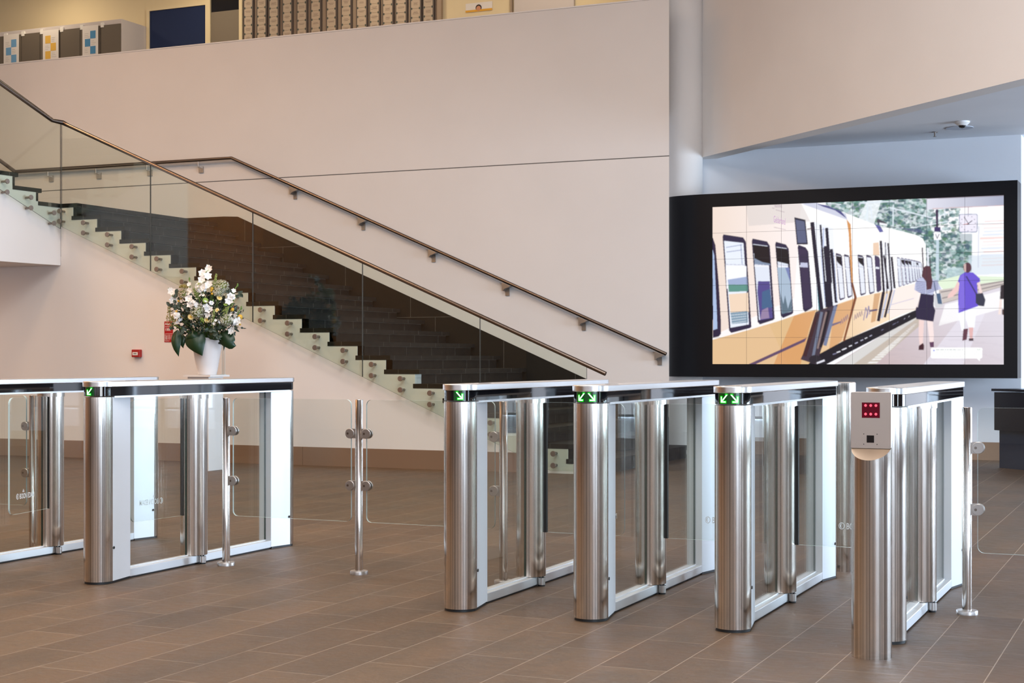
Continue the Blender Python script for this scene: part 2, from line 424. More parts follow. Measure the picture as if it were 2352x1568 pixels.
# stone skirting that runs up the rear wall
MB().prism([(x, WY-.016, z) for x, z in [(-11.25, 2.915), (-11.04, 2.905), (XW-.002, .449), (XW-.002, 0), (-5.6, 0), (-11.3, 2.4), (LEFTX, 2.5), (LEFTX, 2.915)]], (0, .014, 0)).build('skirting', M_SKIRT, st)

# glass balustrade
GYP = 13.50
bal = thing('glass_balustrade', (-8.3, GYP, 0), 'frameless glass balustrade along the open side of the staircase', 'balustrade')
def zb(x): return .93+(-7.68-x)*.431
def zr(x): return .961+.4295*(-5.03-x)
pxs = [140, 345, 580, 832, 1102, 1348]
xs = [onY(p, GYP)[0] for p in pxs]
for i in range(5):
    a, b = xs[i]+.004, xs[i+1]-.004
    if i < 4: poly = [(a, zb(a)), (b, zb(b)), (b, zr(b)), (a, zr(a))]
    else:
        xk = -7.68+(.93-.03)/.431
        poly = [(a, zb(a)), (xk, .03), (-5.10, .03), (-5.10, .30), (b, .34), (b, zr(b)), (a, zr(a))]
    MB().prism([(x, GYP, z) for x, z in poly], (0, .012, 0), 0, 1).build('glass_panel', [M_SGLASS, M_GEDGEK], bal)
E0 = Vector((-11.50, GYP+.008, 0)); 
poly = [E0+D*.01+Vector((0, 0, 2.55)), E0+D*2.6+Vector((0, 0, 2.55+.42*2.6)), E0+D*2.6+Vector((0, 0, 3.72+.42*2.6)), E0+D*.01+Vector((0, 0, 3.72))]
MB().prism(poly, Lf*.012, 0, 1).build('glass_panel', [M_SGLASS, M_GEDGEK], bal)
R0 = Vector((-11.50, GYP+.008, 0))
MB().tube([R0+D*2.6+Vector((0, 0, 3.70+.42*2.5)), R0+D*.14+Vector((0, 0, 3.745)), R0+Vector((.02, 0, 3.735)), R0+Vector((.10, 0, zr(-11.40)-.0)), (-5.03, GYP+.008, .961)], .021, 20).build('handrail', M_RAIL, bal, smooth=50)
for n in range(1, 21):
    for dz in (.065, .178):
        x = Xn(n)-.12; z = n*RS-.045-dz+.02
        MB().cyl((x, GYP-.014, z), .027, .014, 24, (0, 1, 0), bev=.0015).cyl((x, GYP+.012, z), .013, NY-GYP-.012, 16, (0, 1, 0)).build('standoff_button', M_BUTTON, bal, smooth=40)
rd = Vector((.994, -.106, 0))
for k, (t) in enumerate((.12, .45, .78, 1.11, 1.44)):
    for dz in (.075, .19):
        p = E0+D*t-rd*.02; z = 2.795+RS*max(0, k-0)-dz
        if k == 0: z = 2.795-dz
        MB().cyl(tuple(Vector((p.x+.036, p.y, z))), .027, .014, 24, tuple(Lf), bev=.0015).cyl(tuple(Vector((p.x+.02, p.y, z))), .013, .07, 16, tuple(Lf)).build('standoff_button', M_BUTTON, bal, smooth=40)

# wall handrail
hr = thing('wall_handrail', (-8.0, WY-.07, 0), 'bronzed tubular handrail bracketed to the rear wall above the stair', 'handrail')
def zw(x): return 1.154+.432*(-5.32-x)
HYP = WY-.075
MB().tube([(-14.62, HYP-1.4, 3.65+.58), (-14.60, HYP, 3.645), (-11.09, HYP, 3.645), (-5.32, HYP, 1.154)], .020, 20).build('rail_tube', M_RAIL, hr, smooth=50)
for px in (663, 820, 982, 1152, 1328, 1503):
    x = onY(px+10, HYP)[0]; z = zw(x)-.02
    MB().prism([(x-.05, HYP-.004, z+.012), (x+.055, HYP-.004, z-.03), (x+.03, HYP-.004, z-.045), (x-.02, HYP-.004, z-.062), (x-.04, HYP-.004, z-.085), (x-.05, HYP-.004, z-.085)], (0, .079, 0)).box(x-.035, x+.015, HYP+.062, WY, z-.14, z-.02).build('bracket', M_STEELR, hr)
for px in (110, 220, 337, 455):
    x = onY(px, HYP)[0]
    MB().cyl((x, HYP, 3.645-.085), .007, .075, 12).box(x-.035, x+.035, HYP+.058, WY, 3.49, 3.57).box(x-.008, x+.008, HYP, HYP+.06, 3.55, 3.566).build('bracket', M_STEELR, hr)

# ------------------------------------------------------------------ gates
HWB = .040
M_LEDD = mat('green_led_matrix', (.0, .02, .004), .25, emis=(.0, .4, .02), es=.035)
M_LEDH = mat('green_led_halo', (.0, .05, .0), .3, emis=(.0, .85, .01), es=.5)
M_LEDW = mat('green_led_arrow', (.4, 1, .4), .3, emis=(.45, 1.0, .46), es=3)
def stadium(hw, y0, y1, x=0., seg=20):
    p = []
    for i in range(seg+1): a = PI+PI*i/seg; p.append((x+hw*math.cos(a), y0+hw*math.sin(a)))
    for i in range(seg+1): a = PI*i/seg; p.append((x+hw*math.cos(a), y1+hw*math.sin(a)))
    return p
def rounded_rect(w_, z0, z1, r, corners=(1, 1, 1, 1), seg=6):
    """(t,z) polygon from t=0..w ; corners order: (0,z0),(w,z0),(w,z1),(0,z1)"""
    out = []
    cs = [((0, z0), (r, z0+r), PI), ((w_, z0), (w_-r, z0+r), 1.5*PI), ((w_, z1), (w_-r, z1-r), 0), ((0, z1), (r, z1-r), .5*PI)]
    for k, (c, cc, a0) in enumerate(cs):
        if corners[k]:
            for i in range(seg+1): a = a0+.5*PI*i/seg; out.append((cc[0]+r*math.cos(a), cc[1]+r*math.sin(a)))
        else: out.append(c)
    return out
NYC, FYC, TYC = 6.055, 7.70, 6.84
LOGO_V, LOGO_F = text_mesh('BOON EDAM', .040, bold=.0003)
def arrow_pts(flip, h_=0.):
    # stroke rectangles on a 1x1 cell pointing down-right
    R = [[(.08-h_, .92+h_), (.20+h_, .95+h_), (.86+h_, .24+h_), (.76-h_, .14-h_)], [(.82-h_, .08-h_), (.93+h_, .08-h_), (.93+h_, .70+h_), (.82-h_, .70+h_)], [(.30-h_, .08-h_), (.93+h_, .08-h_), (.93+h_, .19+h_), (.30-h_, .19+h_)]]
    return [[(1-x, y) for x, y in q] for q in R] if flip else R
def gate(X, label, arrows, wing, disc=False):
    g = thing('speed_gate', (X, TYC, 0), label, 'gate', 'row of steel speed gates')
    for nm, yc, s in (('front_column', NYC, 1), ('rear_column', FYC, -1)):
        poly = [(X+.075*math.cos(a), yc+s*.075*math.sin(a)) for a in [PI+PI*i/40 for i in range(41)]]+[(X+.073, yc+s*.012), (X-.073, yc+s*.012)]
        MB().prism([(x, y, .012) for x, y in poly], (0, 0, .906)).build(nm, M_STEEL, g, smooth=35, org=(X, yc, 0))
        far = .19 if s == 1 else .165
        fp = [(X+.073, yc+s*.012), (X+.0405, yc+s*far), (X-.0405, yc+s*far), (X-.073, yc+s*.012)]
        f = MB().prism([(x, y, .012) for x, y in fp], (0, 0, .906)).build('side_panel', M_ALU2, g)
        MB().prism([(x, y, .0) for x, y in [(X+(a-X)*.94, yc+(b-yc)*.94) for a, b in poly[:-2]+[(X+.0405, yc+s*far), (X-.0405, yc+s*far)]]], (0, 0, .012)).build('plinth', M_BLACK, g)
        hy = yc+s*.02
        MB().cyl((X+.068, hy, .175), .007, .007, 16, (1, 0, 0)).build('key_hole', M_BLACK, g)
    MB().prism([(x, y, .968) for x, y in stadium(.080, NYC, FYC, X)], (0, 0, .027)).build('lid', M_CAP, g, smooth=35, bevel=.0025)
    band = MB().prism([(x, y, .923) for x, y in stadium(.0735, NYC, FYC, X)], (0, 0, .045)).build('glass_band', M_BGLASS, g, smooth=35)
    MB().box(X-.078, X+.078, NYC+.02, FYC-.02, .914, .923).build('trim_strip', M_ALU, g)
    for side, a0 in arrows:
        mb = MB(); R = .0742
        # dim cell, wider strokes painting the glow, then the arrow in front
        def pt(u, v, r): a = -PI/2+a0+(u-.5)*.030/R*1.15; return (X+r*math.cos(a), NYC+r*math.sin(a), .9275+v*.036)
        cell = MB(); cs = [pt(i/8*1.5-.25, 0-.1, .0738) for i in range(9)]+[pt(i/8*1.5-.25, 1.1, .0738) for i in range(9)]
        cell.add(cs, [(i, i+1, i+10, i+9) for i in range(8)])
        cl = cell.build('led_cell', M_LEDD, band)
        hb = MB()
        for q, tgt, rr in [(q, mb, R+.0006) for q in arrow_pts(side == 'left')]+[(q, hb, R+.0001*(1+i_)) for i_, q in enumerate(arrow_pts(side == 'left', .10))]:
            n = 8; vs = []
            for i in range(n+1):
                for j in range(2):
                    t = i/n
                    p0 = [(q[0][k]+(q[1][k]-q[0][k])*t) for k in (0, 1)]; p1 = [(q[3][k]+(q[2][k]-q[3][k])*t) for k in (0, 1)]
                    vs.append(pt(*(p0 if j == 0 else p1), rr))
            tgt.add(vs, [(2*i, 2*i+2, 2*i+3, 2*i+1) for i in range(n)])
        hb.build('led_halo', M_LEDH, band)
        mb.build('led_arrow', M_LEDW, band)
    base = MB().box(X-HWB, X+HWB, NYC+.19, FYC-.165, .008, .048).box(X-.012, X+.012, NYC+.19, FYC-.165, .048, .054).build('base_rail', M_ALU, g, bevel=.002)
    MB().box(X-.03, X+.03, NYC+.19, FYC-.165, 0, .008).build('rail_shadow_strip', M_BLACK, g)  # black strip standing in for the shadow gap below the rail
    for y0, y1 in ((NYC+.192, TYC-.074), (TYC+.074, FYC-.167)):
        MB().prism([(X-.005, y0, .052), (X-.005, y1, .052), (X-.005, y1, .914), (X-.005, y0, .914)], (.010, 0, 0), 0, 1).build('glass_pane', [M_GLASS, M_GEDGED], g)
    dc = MB().lathe([(.0725, .050), (.0725, .892)], (X, TYC, 0), 64).build('drive_column', M_STEEL, g, smooth=35, org=(X, TYC, 0))
    MB().lathe([(.070, .892), (.0765, .892), (.0765, .914), (.070, .914)], (X, TYC, 0), 64).build('collar', M_STEEL, dc, smooth=35, org=(X, TYC, 0))
    MB().lathe([(.070, .0485), (.070, .050)], (X, TYC, 0), 48).build('rubber_ring', M_BLACK, dc)
    MB().cyl((X+.056, TYC, .008), .018, .034, 24).cyl((X+.056, TYC, 0), .016, .008, 24, m=1).cyl((X+.048, TYC-.006, .042), .005, .006, 8, m=1).cyl((X+.064, TYC-.004, .042), .005, .006, 8, m=1).build('pivot_foot', [M_STEELR, M_BLACK], g, smooth=40)
    if disc: MB().cyl((X, NYC, .995), .036, .0012, 40).build('reader_disc', M_BGLASS, g, smooth=40)
    else: MB().cyl((X, NYC+.25, .995), .03, .0012, 40).build('reader_disc', M_BGLASS, g, smooth=40)
    # swing wing : hinge point, direction, length
    if wing:
        (hx, hy), dv, ln, logo = wing
        dv = Vector((dv[0], dv[1], 0)).normalized(); nv = Vector((-dv.y, dv.x, 0))
        h = Vector((hx, hy, 0))
        wg = MB().prism([tuple(h+dv*t+Vector((0, 0, z))-nv*.005) for t, z in rounded_rect(ln, .264, .895, .035, (0, 1, 1, 0))], nv*.010, 0, 1).build('wing_panel', [M_GLASS, M_GEDGE], g)
        MB().prism([tuple(h+dv*t+Vector((0, 0, z))-nv*.009) for t, z in [(-.014, .264), (.010, .264), (.010, .893), (-.014, .893)]], nv*.018).build('gasket', M_BLACK, wg)
        if logo:
            # logo: start t, sign (direction along wing in which it reads), offset side, mirrored
            t0, sg, side = logo
            off = nv*(.0062*side); vs = []
            for vx, vy, vz in LOGO_V: vs.append(tuple(h+dv*(t0+sg*(.036+vx*.62))+Vector((0, 0, .345+vy))+off))
            fs = [f for f in LOGO_F]; mb = MB().add(vs, fs)
            n = 24; ring = []
            for i in range(n):
                a = 2*PI*i/n
                for r in (.0155, .0125): ring.append(tuple(h+dv*(t0+sg*(.0155+.85*r*math.cos(a)))+Vector((0, 0, .359+r*math.sin(a)))+off))
            mb.add(ring, [(2*i, 2*((i+1) % n), 2*((i+1) % n)+1, 2*i+1) for i in range(n)])
            cr = []
            for i in range(13): a = PI/2+PI*i/12; cr.append((.0105*math.cos(a)-.0, .0105*math.sin(a)))
            cr2 = [(.0045*math.cos(a)+.001, .0105*math.sin(a)) for a in [1.5*PI-PI*i/12 for i in range(13)]]
            blob = cr+cr2[1:-1]
            mb.add([tuple(h+dv*(t0+sg*(.0165+.85*x))+Vector((0, 0, .359+y))+off) for x, y in blob], [tuple(range(len(blob)))])
            for (a_, b_, c_, d_) in ((.064, .083, .380, .383), (.066, .081, .385, .388), (.071, .076, .391, .395)):
                mb.add([tuple(h+dv*(t0+sg*t)+Vector((0, 0, z))+off) for t, z in ((a_, c_), (b_, c_), (b_, d_), (a_, d_))], [(0, 1, 2, 3)])
            mb.build('wing_logo', M_LOGO, wg)
    return g
gate(-5.90, 'speed gate cut off by the left edge, its glass wing folded forward', [], ((-5.868, 6.785), (.075, -.40), .405, (.345, -1, 1)))
gate(-4.92, 'speed gate showing one green down-left arrow, in front of the flower pedestal', [('left', .0)], ((-4.946, 6.775), (-.028, -.40), .41, (.165, 1, 1)))
gate(-2.935, 'speed gate showing only a green down-right arrow, beside the third fence post', [('right', .36)], ((-2.860, TYC), (1, 0), .41, (.19, 1, -1)))
gate(-2.32, 'speed gate with two green arrows, next to the gate with only one down-right arrow', [('left', -.22), ('right', .38)], ((-2.245, TYC), (1, 0), .41, (.19, 1, -1)))
gate(-1.70, 'speed gate with two green arrows, immediately left of the card kiosk', [('left', -.24), ('right', .34)], ((-1.625, TYC), (1, 0), .41, (.19, 1, -1)), True)
gate(-1.08, 'speed gate standing behind the card reader kiosk, its arrows hidden', [], None, True)

# ------------------------------------------------------------------ kiosks
M_KPL = mat('satin_kiosk_plate', (.66, .60, .55), .38, 1.0)
M_LEDR = mat('red_led_dot', (.8, .05, .08), .3, emis=(1, .05, .08), es=.9)
M_LEDP = mat('dark_red_led_window', (.03, .0, .004), .2, emis=(.5, 0, .03), es=.05, spec=.2)
M_LEDGE = mat('ledge_painted_reflection', (.30, .23, .17), .5, 1.0)  # same metal as the post, darkened to paint in a brown reflection
def kiosk(X, Y, s, label):
    k = thing('card_reader_kiosk', (X, Y, 0), label, 'kiosk', 'round steel card reader kiosks')
    r = .0735; seg = 64; mb = MB()
    # full cylinder whose top is cut by a plane that slopes down towards the front
    def zt(x, y): return .782 + (s*y)*.0 - max(0, -(s*y))*.66
    vs = []; fs = []
    for i in range(seg):
        a = 2*PI*i/seg; x, y = r*math.cos(a), r*math.sin(a)
        vs += [(X+x, Y+y, .0), (X+x, Y+y, zt(x, y))]
    for i in range(seg): j = (i+1) % seg; fs.append((2*i, 2*j, 2*j+1, 2*i+1))
    mb.add(vs, fs)
    mb.add([(X+r*math.cos(2*PI*i/seg), Y+r*math.sin(2*PI*i/seg), 0) for i in range(seg)], [tuple(range(seg))[::-1]])
    mb.build('post', M_STEEL, k, smooth=30, org=(X, Y, 0))
    # sloping ledge
    arc = [(r*math.cos(a), r*math.sin(a)*s) for a in [PI+PI*i/32 for i in range(33)]]
    MB().add([(X+x, Y+y, zt(x, y)-.0005) for x, y in arc], [tuple(range(33))]).build('ledge', M_LEDGE, k)
    pts = [(r*math.cos(a), s*r*math.sin(a)) for a in [PI*i/32 for i in range(33)]]
    MB().prism([(X+x, Y+y+s*.002, .782) for x, y in pts], (0, 0, .198)).build('head', M_STEEL, k, smooth=35, org=(X, Y, 0))
    f = -s
    fr = MB().prism([(X-.0745+t, Y+f*.0, z) for t, z in rounded_rect(.149, .774, .984, .006)], (0, f*.014, 0)).build('face_plate', M_KPL, k, bevel=.001)
    yf = Y+f*.0145
    w_ = MB().prism([(X-.033, yf, .888), (X+.033, yf, .888), (X+.033, yf, .945), (X-.033, yf, .945)], (0, f*.001, 0)).build('led_window', M_LEDP, fr)
    for dx in (-.019, 0, .019):
        for z in (.902, .934): MB().cyl((X+dx, yf+f*.001, z), .0048, .001, 14, (0, f, 0)).build('led_dot', M_LEDR, w_)
    MB().prism([(X-.015, yf, .796), (X+.012, yf, .796), (X+.012, yf, .823), (X-.015, yf, .823)], (0, f*.001, 0)).build('card_slot', M_BGLASS, fr)
    mb = MB()
    for dx in (-.026, .023):
        for z in (.790, .828): mb.cyl((X+dx, yf, z), .0018, .001, 10, (0, f, 0))
    mb.build('rivets', M_BLACK, fr)
    return k
kiosk(-1.078, 5.725, 1, 'steel card reader kiosk with six red lights, in the right foreground')
kiosk(-1.665, 8.00, -1, 'steel card reader kiosk seen from behind, partly hidden beyond the gates')

# ------------------------------------------------------------------ fence
FZ0, FZ1 = .268, .896
def fence_post(X, sides, label):
    p = thing('fence_post', (X, TYC, 0), label, 'post', 'steel posts of the glass fence')
    MB().lathe([(.0205, .02), (.0205, .895), (.0195, .897)], (X, TYC, 0), 40).build('pole', M_STEEL, p, smooth=35, org=(X, TYC, 0))
    MB().lathe([(.046, 0), (.046, .015), (.0445, .018), (.024, .02)], (X, TYC, 0), 48).build('floor_flange', M_STEELR, p, smooth=35)
    for s in sides:
        for z in (.722, .455):
            c = X+s*.048
            cl = MB().prism([(x, TYC-.011, zz) for x, zz in [(X+s*.018, z-.024), (X+s*.018, z+.024), (c, z+.0255), (c, z-.0255)]], (0, .022, 0)).cyl((c, TYC-.016, z), .0255, .010, 36, (0, 1, 0), bev=.0015).cyl((c, TYC+.006, z), .0255, .010, 36, (0, 1, 0), bev=.0015).build('glass_clamp', M_STEELR, p, smooth=40)
            MB().cyl((c-.010, TYC-.0168, z), .006, .001, 16, (0, 1, 0)).build('screw', M_RAIL, cl)
    return p
def fence_panel(x0, x1, label):
    o = MB().prism([(x0+t, TYC-.005, z) for t, z in rounded_rect(x1-x0, FZ0, FZ1, .028)], (0, .010, 0), 0, 1).build('fence_glass', [M_GLASS, M_GEDGE])
    return tag(o, label, 'glass panel', 'glass fence panels')
fence_post(-6.03, (-1,), 'steel fence post seen through the glass of the leftmost gate')
fence_post(-4.712, (1,), 'steel fence post with clamps on its right side only, beside the single down-left arrow gate')
fence_post(-3.897, (-1, 1), 'steel fence post with glass clamps on both sides, in the open gap')
fence_post(-3.083, (-1,), 'steel fence post seen through the glass of the gate with one down-right arrow')
fence_post(-.878, (1,), 'steel fence post right of the kiosk, at the right edge')
fence_panel(-6.80, -6.075, 'clear glass fence panel at the left edge, behind the leftmost gate')
fence_panel(-4.667, -3.942, 'clear glass fence panel between the two posts left of centre')
fence_panel(-3.852, -3.128, 'clear glass fence panel right of the double-clamped post')
fence_panel(-.833, -.06, 'clear glass fence panel at the right edge, before the black desk')

# ------------------------------------------------------------------ video wall
vw = thing('video_wall', (-3.4, SY, .9), 'large black framed video wall showing a yellow train at a platform', 'video wall')
def onS(px, py): return onY(px, SY, py)
tl, bl = onS(1636, 472.5), onS(1636, 835.8); tr = onS(2305.5, 444)
sx0, sx1, sz0, sz1 = tl.x, tr.x, bl.z, bl.z+(tr.x-tl.x)*9/16
hx1 = onS(2337, 640).x
hz0 = onS(2000, 867).z; hz1 = onS(2000, 428.5).z
MB_h = MB()
# outer shell: straight front with a rounded left end, as a frame round the picture
hx0 = sx0-.01
nose = [(hx0-.58*math.sin(a), SY+.21*(1-math.cos(a))) for a in [PI/2*i/24 for i in range(25)]]
plan = [(hx1, SY+.40), (hx1, SY)]+nose+[(nose[-1][0], SY+.40)]
MB().prism([(x, y, hz0) for x, y in [(hx0, SY)]+nose[1:]+[(hx0, SY+.21)]], (0, 0, hz1-hz0)).build('rounded_end', M_HOUS, vw, smooth=30)
fr = MB().box(hx0, hx1, SY, SY+.38, hz0, sz0).box(hx0, hx1, SY, SY+.38, sz1, hz1).box(hx0, sx0, SY, SY+.38, sz0, sz1).box(sx1, hx1, SY, SY+.38, sz0, sz1).box(sx0, sx1, SY+.06, SY+.38, sz0, sz1)
fr.build('housing', M_HOUS, vw)
MB().box(-4.4, -2.2, SY+.38, RY, 1.3, 2.2).build('wall_mount', M_BLACK, vw)

# picture, painted in the zoomed photo's frame and mapped to the screen through its four corners
def homography(src, dst):
    A = []; b = []
    for (x, y), (u, v) in zip(src, dst):
        A.append([x, y, 1, 0, 0, 0, -u*x, -u*y]); b.append(u); A.append([0, 0, 0, x, y, 1, -v*x, -v*y]); b.append(v)
    return np.append(np.linalg.solve(np.array(A), np.array(b)), 1).reshape(3, 3)
PW, PH = 600, 338; SS = 2
Hm = homography([(325, 208), (2212, 128), (2228, 1232), (332, 1232)], [(0, 0), (1, 0), (1, 1), (0, 1)])
def T(p):
    q = Hm @ np.array([p[0], p[1], 1.0]); return q[0]/q[2]*PW*SS, q[1]/q[2]*PH*SS
CAN = np.zeros((PH*SS, PW*SS, 3), np.float32)
YY, XX = np.mgrid[0:PH*SS, 0:PW*SS].astype(np.float32); YY += .5; XX += .5
def srgb(c): c = np.array(c, np.float32)/255; return np.where(c <= .04045, c/12.92, ((c+.055)/1.055)**2.4)
def pmask(poly):
    P = [T(p) for p in poly]; xs_ = [p[0] for p in P]; ys_ = [p[1] for p in P]
    x0, x1 = max(0, int(min(xs_))), min(PW*SS, int(max(xs_))+2); y0, y1 = max(0, int(min(ys_))), min(PH*SS, int(max(ys_))+2)
    if x1 <= x0 or y1 <= y0: return None
    X, Y = XX[y0:y1, x0:x1], YY[y0:y1, x0:x1]; m = np.zeros(X.shape, bool); n = len(P)
    for i in range(n):
        (ax, ay), (bx, by) = P[i], P[(i+1) % n]
        if abs(by-ay) < 1e-9: continue
        c = ((ay > Y) != (by > Y)) & (X < (bx-ax)*(Y-ay)/(by-ay)+ax); m ^= c
    return (y0, y1, x0, x1, m)
def fill(poly, col, a=1.0, col2=None, p1=None, p2=None):
    r = pmask(poly)
    if r is None: return
    y0, y1, x0, x1, m = r; sub = CAN[y0:y1, x0:x1]
    c = srgb(col)
    if col2 is not None:
        A, B = T(p1), T(p2); dx, dy = B[0]-A[0], B[1]-A[1]; t = ((XX[y0:y1, x0:x1]-A[0])*dx+(YY[y0:y1, x0:x1]-A[1])*dy)/(dx*dx+dy*dy)
        t = np.clip(t, 0, 1)[..., None]; cc = c*(1-t)+srgb(col2)*t
        sub[m] = sub[m]*(1-a)+cc[m]*a
    else: sub[m] = sub[m]*(1-a)+c*a
def line(p, q, wd, col, a=1.0):
    p = np.array(p, float); q = np.array(q, float); d = q-p; n = np.array([-d[1], d[0]])/np.hypot(*d)*wd/2
    fill([p+n, q+n, q-n, p-n], col, a)
def pl(pts_, wd, col, a=1.0):
    for i in range(len(pts_)-1): line(pts_[i], pts_[i+1], wd, col, a)
def ell(cx, cy, rx, ry, col, a=1.0, n=20): fill([(cx+rx*math.cos(2*PI*i/n), cy+ry*math.sin(2*PI*i/n)) for i in range(n)], col, a)
rng = random.Random(3)
fill([(300, 100), (2260, 100), (2260, 1260), (300, 1260)], (250, 250, 255))
# trees
for (x0, x1, y0, y1, nn) in ((1060, 1480, 150, 330, 420), (1460, 1740, 150, 420, 420), (1700, 2010, 380, 690, 620), (1740, 1960, 210, 400, 150), (1640, 1760, 330, 480, 120)):
    if nn > 200: fill([(x0, y0), (x1, y0), (x1, y1), (x0, y1)], (110, 140, 150), .55)
    for i in range(nn):
        x, y = rng.uniform(x0, x1), rng.uniform(y0, y1); r = rng.uniform(5, 20)
        if x > 1940 and y < 430: continue
        g_ = rng.choice([(46, 84, 82), (70, 112, 108), (96, 140, 130), (130, 165, 165), (180, 205, 205), (60, 90, 110), (86, 130, 96), (225, 238, 240)])
        ell(x, y, r, r*.7, g_, .7, 9)
fill([(1250, 330), (1330, 160), (1420, 160), (1370, 330)], (245, 250, 255), .75)
# building at the right
fill([(2010, 200), (2260, 200), (2260, 720), (2010, 660)], (250, 250, 255), .9)
for i in range(14):
    y = 300+i*22; line((2070+rng.uniform(-10, 20), y), (2215, y-6), rng.uniform(5, 12), rng.choice([(250, 205, 195), (250, 225, 220), (215, 225, 240)]), .7)
fill([(1990, 520), (2220, 520), (2220, 640), (1990, 650)], (205, 220, 232), .6)
fill([(1850, 600), (2000, 600), (2000, 670), (1850, 690)], (190, 215, 220), .7)
line((2052, 330), (2052, 600), 5, (190, 195, 215), .8)
# green verge and tracks
fill([(1780, 690), (1930, 650), (2240, 660), (2240, 690), (1830, 745)], (225, 240, 215))
fill([(1800, 745), (2240, 680), (2240, 720), (1830, 850), (1800, 830)], (205, 195, 190))
for a_, b_ in (((1810, 760), (2240, 684)), ((1820, 800), (2240, 700)), ((1826, 835), (2240, 716))): line(a_, b_, 7, (120, 110, 115), .8)
# platform
fill([(1080, 1260), (2240, 1260), (2240, 715), (1826, 835), (1640, 915)], (222, 216, 226), 1, (200, 182, 184), (1900, 780), (1500, 1240))
fill([(1130, 1235), (1640, 915), (1660, 930), (1240, 1240)], (214, 212, 210))
fill([(1240, 1240), (1660, 930), (1700, 960), (1380, 1240)], (196, 184, 172))
fill([(1700, 1240), (1960, 900), (2100, 900), (1960, 1240)], (232, 228, 240), .7)
fill([(1840, 840), (2240, 740), (2240, 860), (1800, 980)], (255, 255, 255), .7)
for i in range(24):
    t = i/24; x = 1340+(1650-1340)*t**.8; y = 1226-(1226-960)*t**.8; s_ = 1-t*.72
    fill([(x, y), (x+62*s_, y-2), (x+74*s_, y-12*s_), (x+14*s_, y-11*s_)], (238, 236, 234))
for i in range(30):
    y = 960+i*10; line((1480+rng.uniform(-40, 100), y), (2225, y-6), 2, (170, 160, 170), .35)
# canopy
fill([(1712, 150), (2214, 128), (2214, 195), (1712, 224)], (222, 222, 235), 1, (165, 170, 192), (1712, 190), (2214, 160))
line((1712, 150), (2214, 130), 6, (120, 110, 120)); line((1750, 216), (2214, 195), 3, (215, 170, 160))
# overhead gear
for a_, b_, w1 in (((1465, 208), (1745, 275), 9), ((1745, 275), (1880, 240), 6), ((1620, 340), (1850, 300), 7), ((1330, 190), (1330, 290), 11), ((1350, 190), (1360, 285), 9), ((1497, 190), (1497, 335), 8), ((1280, 178), (1500, 170), 9), ((1070, 180), (1160, 190), 7), ((1830, 215), (1830, 275), 7)): line(a_, b_, w1, (225, 235, 245), .9)
line((1310, 285), (1335, 215), 5, (220, 235, 240))
fill([(1520, 342), (1650, 345), (1720, 380), (1640, 370)], (80, 80, 130), .6)
# sign post and clock
fill([(1773, 222), (1788, 222), (1790, 345), (1776, 345)], (52, 32, 70)); fill([(1765, 336), (1804, 336), (1804, 366), (1765, 366)], (58, 46, 100))
fill([(1777, 420), (1795, 420), (1798, 690), (1778, 690)], (196, 214, 226))
fill([(1762, 372), (1808, 370), (1808, 420), (1762, 421)], (248, 248, 255)); pl([(1773, 381), (1784, 411), (1797, 380)], 4, (50, 50, 60))
line((1983, 205), (1983, 255), 4, (150, 120, 130))
fill([(1930, 252), (2036, 250), (2044, 258), (2044, 362), (2036, 370), (1932, 371), (1924, 363), (1923, 260)], (120, 135, 165)); fill([(1933, 256), (2034, 254), (2040, 260), (2040, 360), (2034, 365), (1934, 367), (1928, 361), (1928, 261)], (236, 232, 246))
for i in range(12):
    a = 2*PI*i/12; c_, s_ = math.sin(a), -math.cos(a); line((1983+44*c_, 311+46*s_), (1983+50*c_, 311+52*s_), 4, (60, 60, 90))
line((1990, 320), (1957, 272), 4, (50, 45, 60)); line((1976, 320), (2010, 293), 5, (50, 45, 60)); line((1983, 313), (1952, 320), 3, (220, 120, 110))
# train body
body = [(325, 195), (1010, 178), (1200, 250), (1390, 325), (1480, 345), (1640, 385), (1690, 410), (1710, 450), (1716, 600), (1745, 690), (1660, 880), (1040, 1235), (325, 1240)]
fill(body, (250, 244, 244), 1, (255, 255, 255), (500, 500), (1500, 480))
fill([(325, 195), (900, 180), (860, 800), (325, 1050)], (236, 216, 202), .9, (250, 240, 240), (325, 600), (1000, 560))
fill([(540, 195), (900, 182), (960, 300), (560, 330)], (214, 206, 204), .6)
fill([(1000, 178), (1190, 250), (1200, 290), (900, 185)], (190, 195, 220), .8)
fill([(1000, 186), (1060, 195), (1160, 235), (1196, 280), (1180, 270), (1120, 228), (1040, 203)], (70, 70, 130))
fill([(1378, 318), (1415, 330), (1436, 368), (1410, 370)], (95, 95, 160)); fill([(1395, 280), (1455, 310), (1440, 325), (1390, 306)], (70, 65, 80)); fill([(1408, 306), (1460, 316), (1458, 330), (1410, 322)], (240, 240, 245))
# yellow lower body
fill([(325, 1075), (560, 1010), (760, 950), (930, 890), (1000, 875), (1120, 845), (1250, 800), (1410, 762), (1660, 700), (1660, 870), (1560, 905), (1160, 1090), (1050, 1180), (1040, 1240), (325, 1240)], (222, 186, 138), 1, (255, 232, 205), (900, 1100), (1560, 800))
fill([(325, 1085), (700, 975), (820, 1232), (325, 1240)], (226, 190, 148), .8)
fill([(860, 915), (1000, 880), (960, 1000), (905, 1235), (730, 1235)], (214, 150, 90), .75)
fill([(1120, 850), (1250, 805), (1170, 1080), (1090, 1140)], (214, 158, 104), .8)
fill([(1380, 772), (1420, 765), (1390, 950), (1360, 960)], (196, 140, 82), .7)
fill([(1490, 745), (1665, 700), (1660, 865), (1480, 935)], (250, 236, 232), .9)
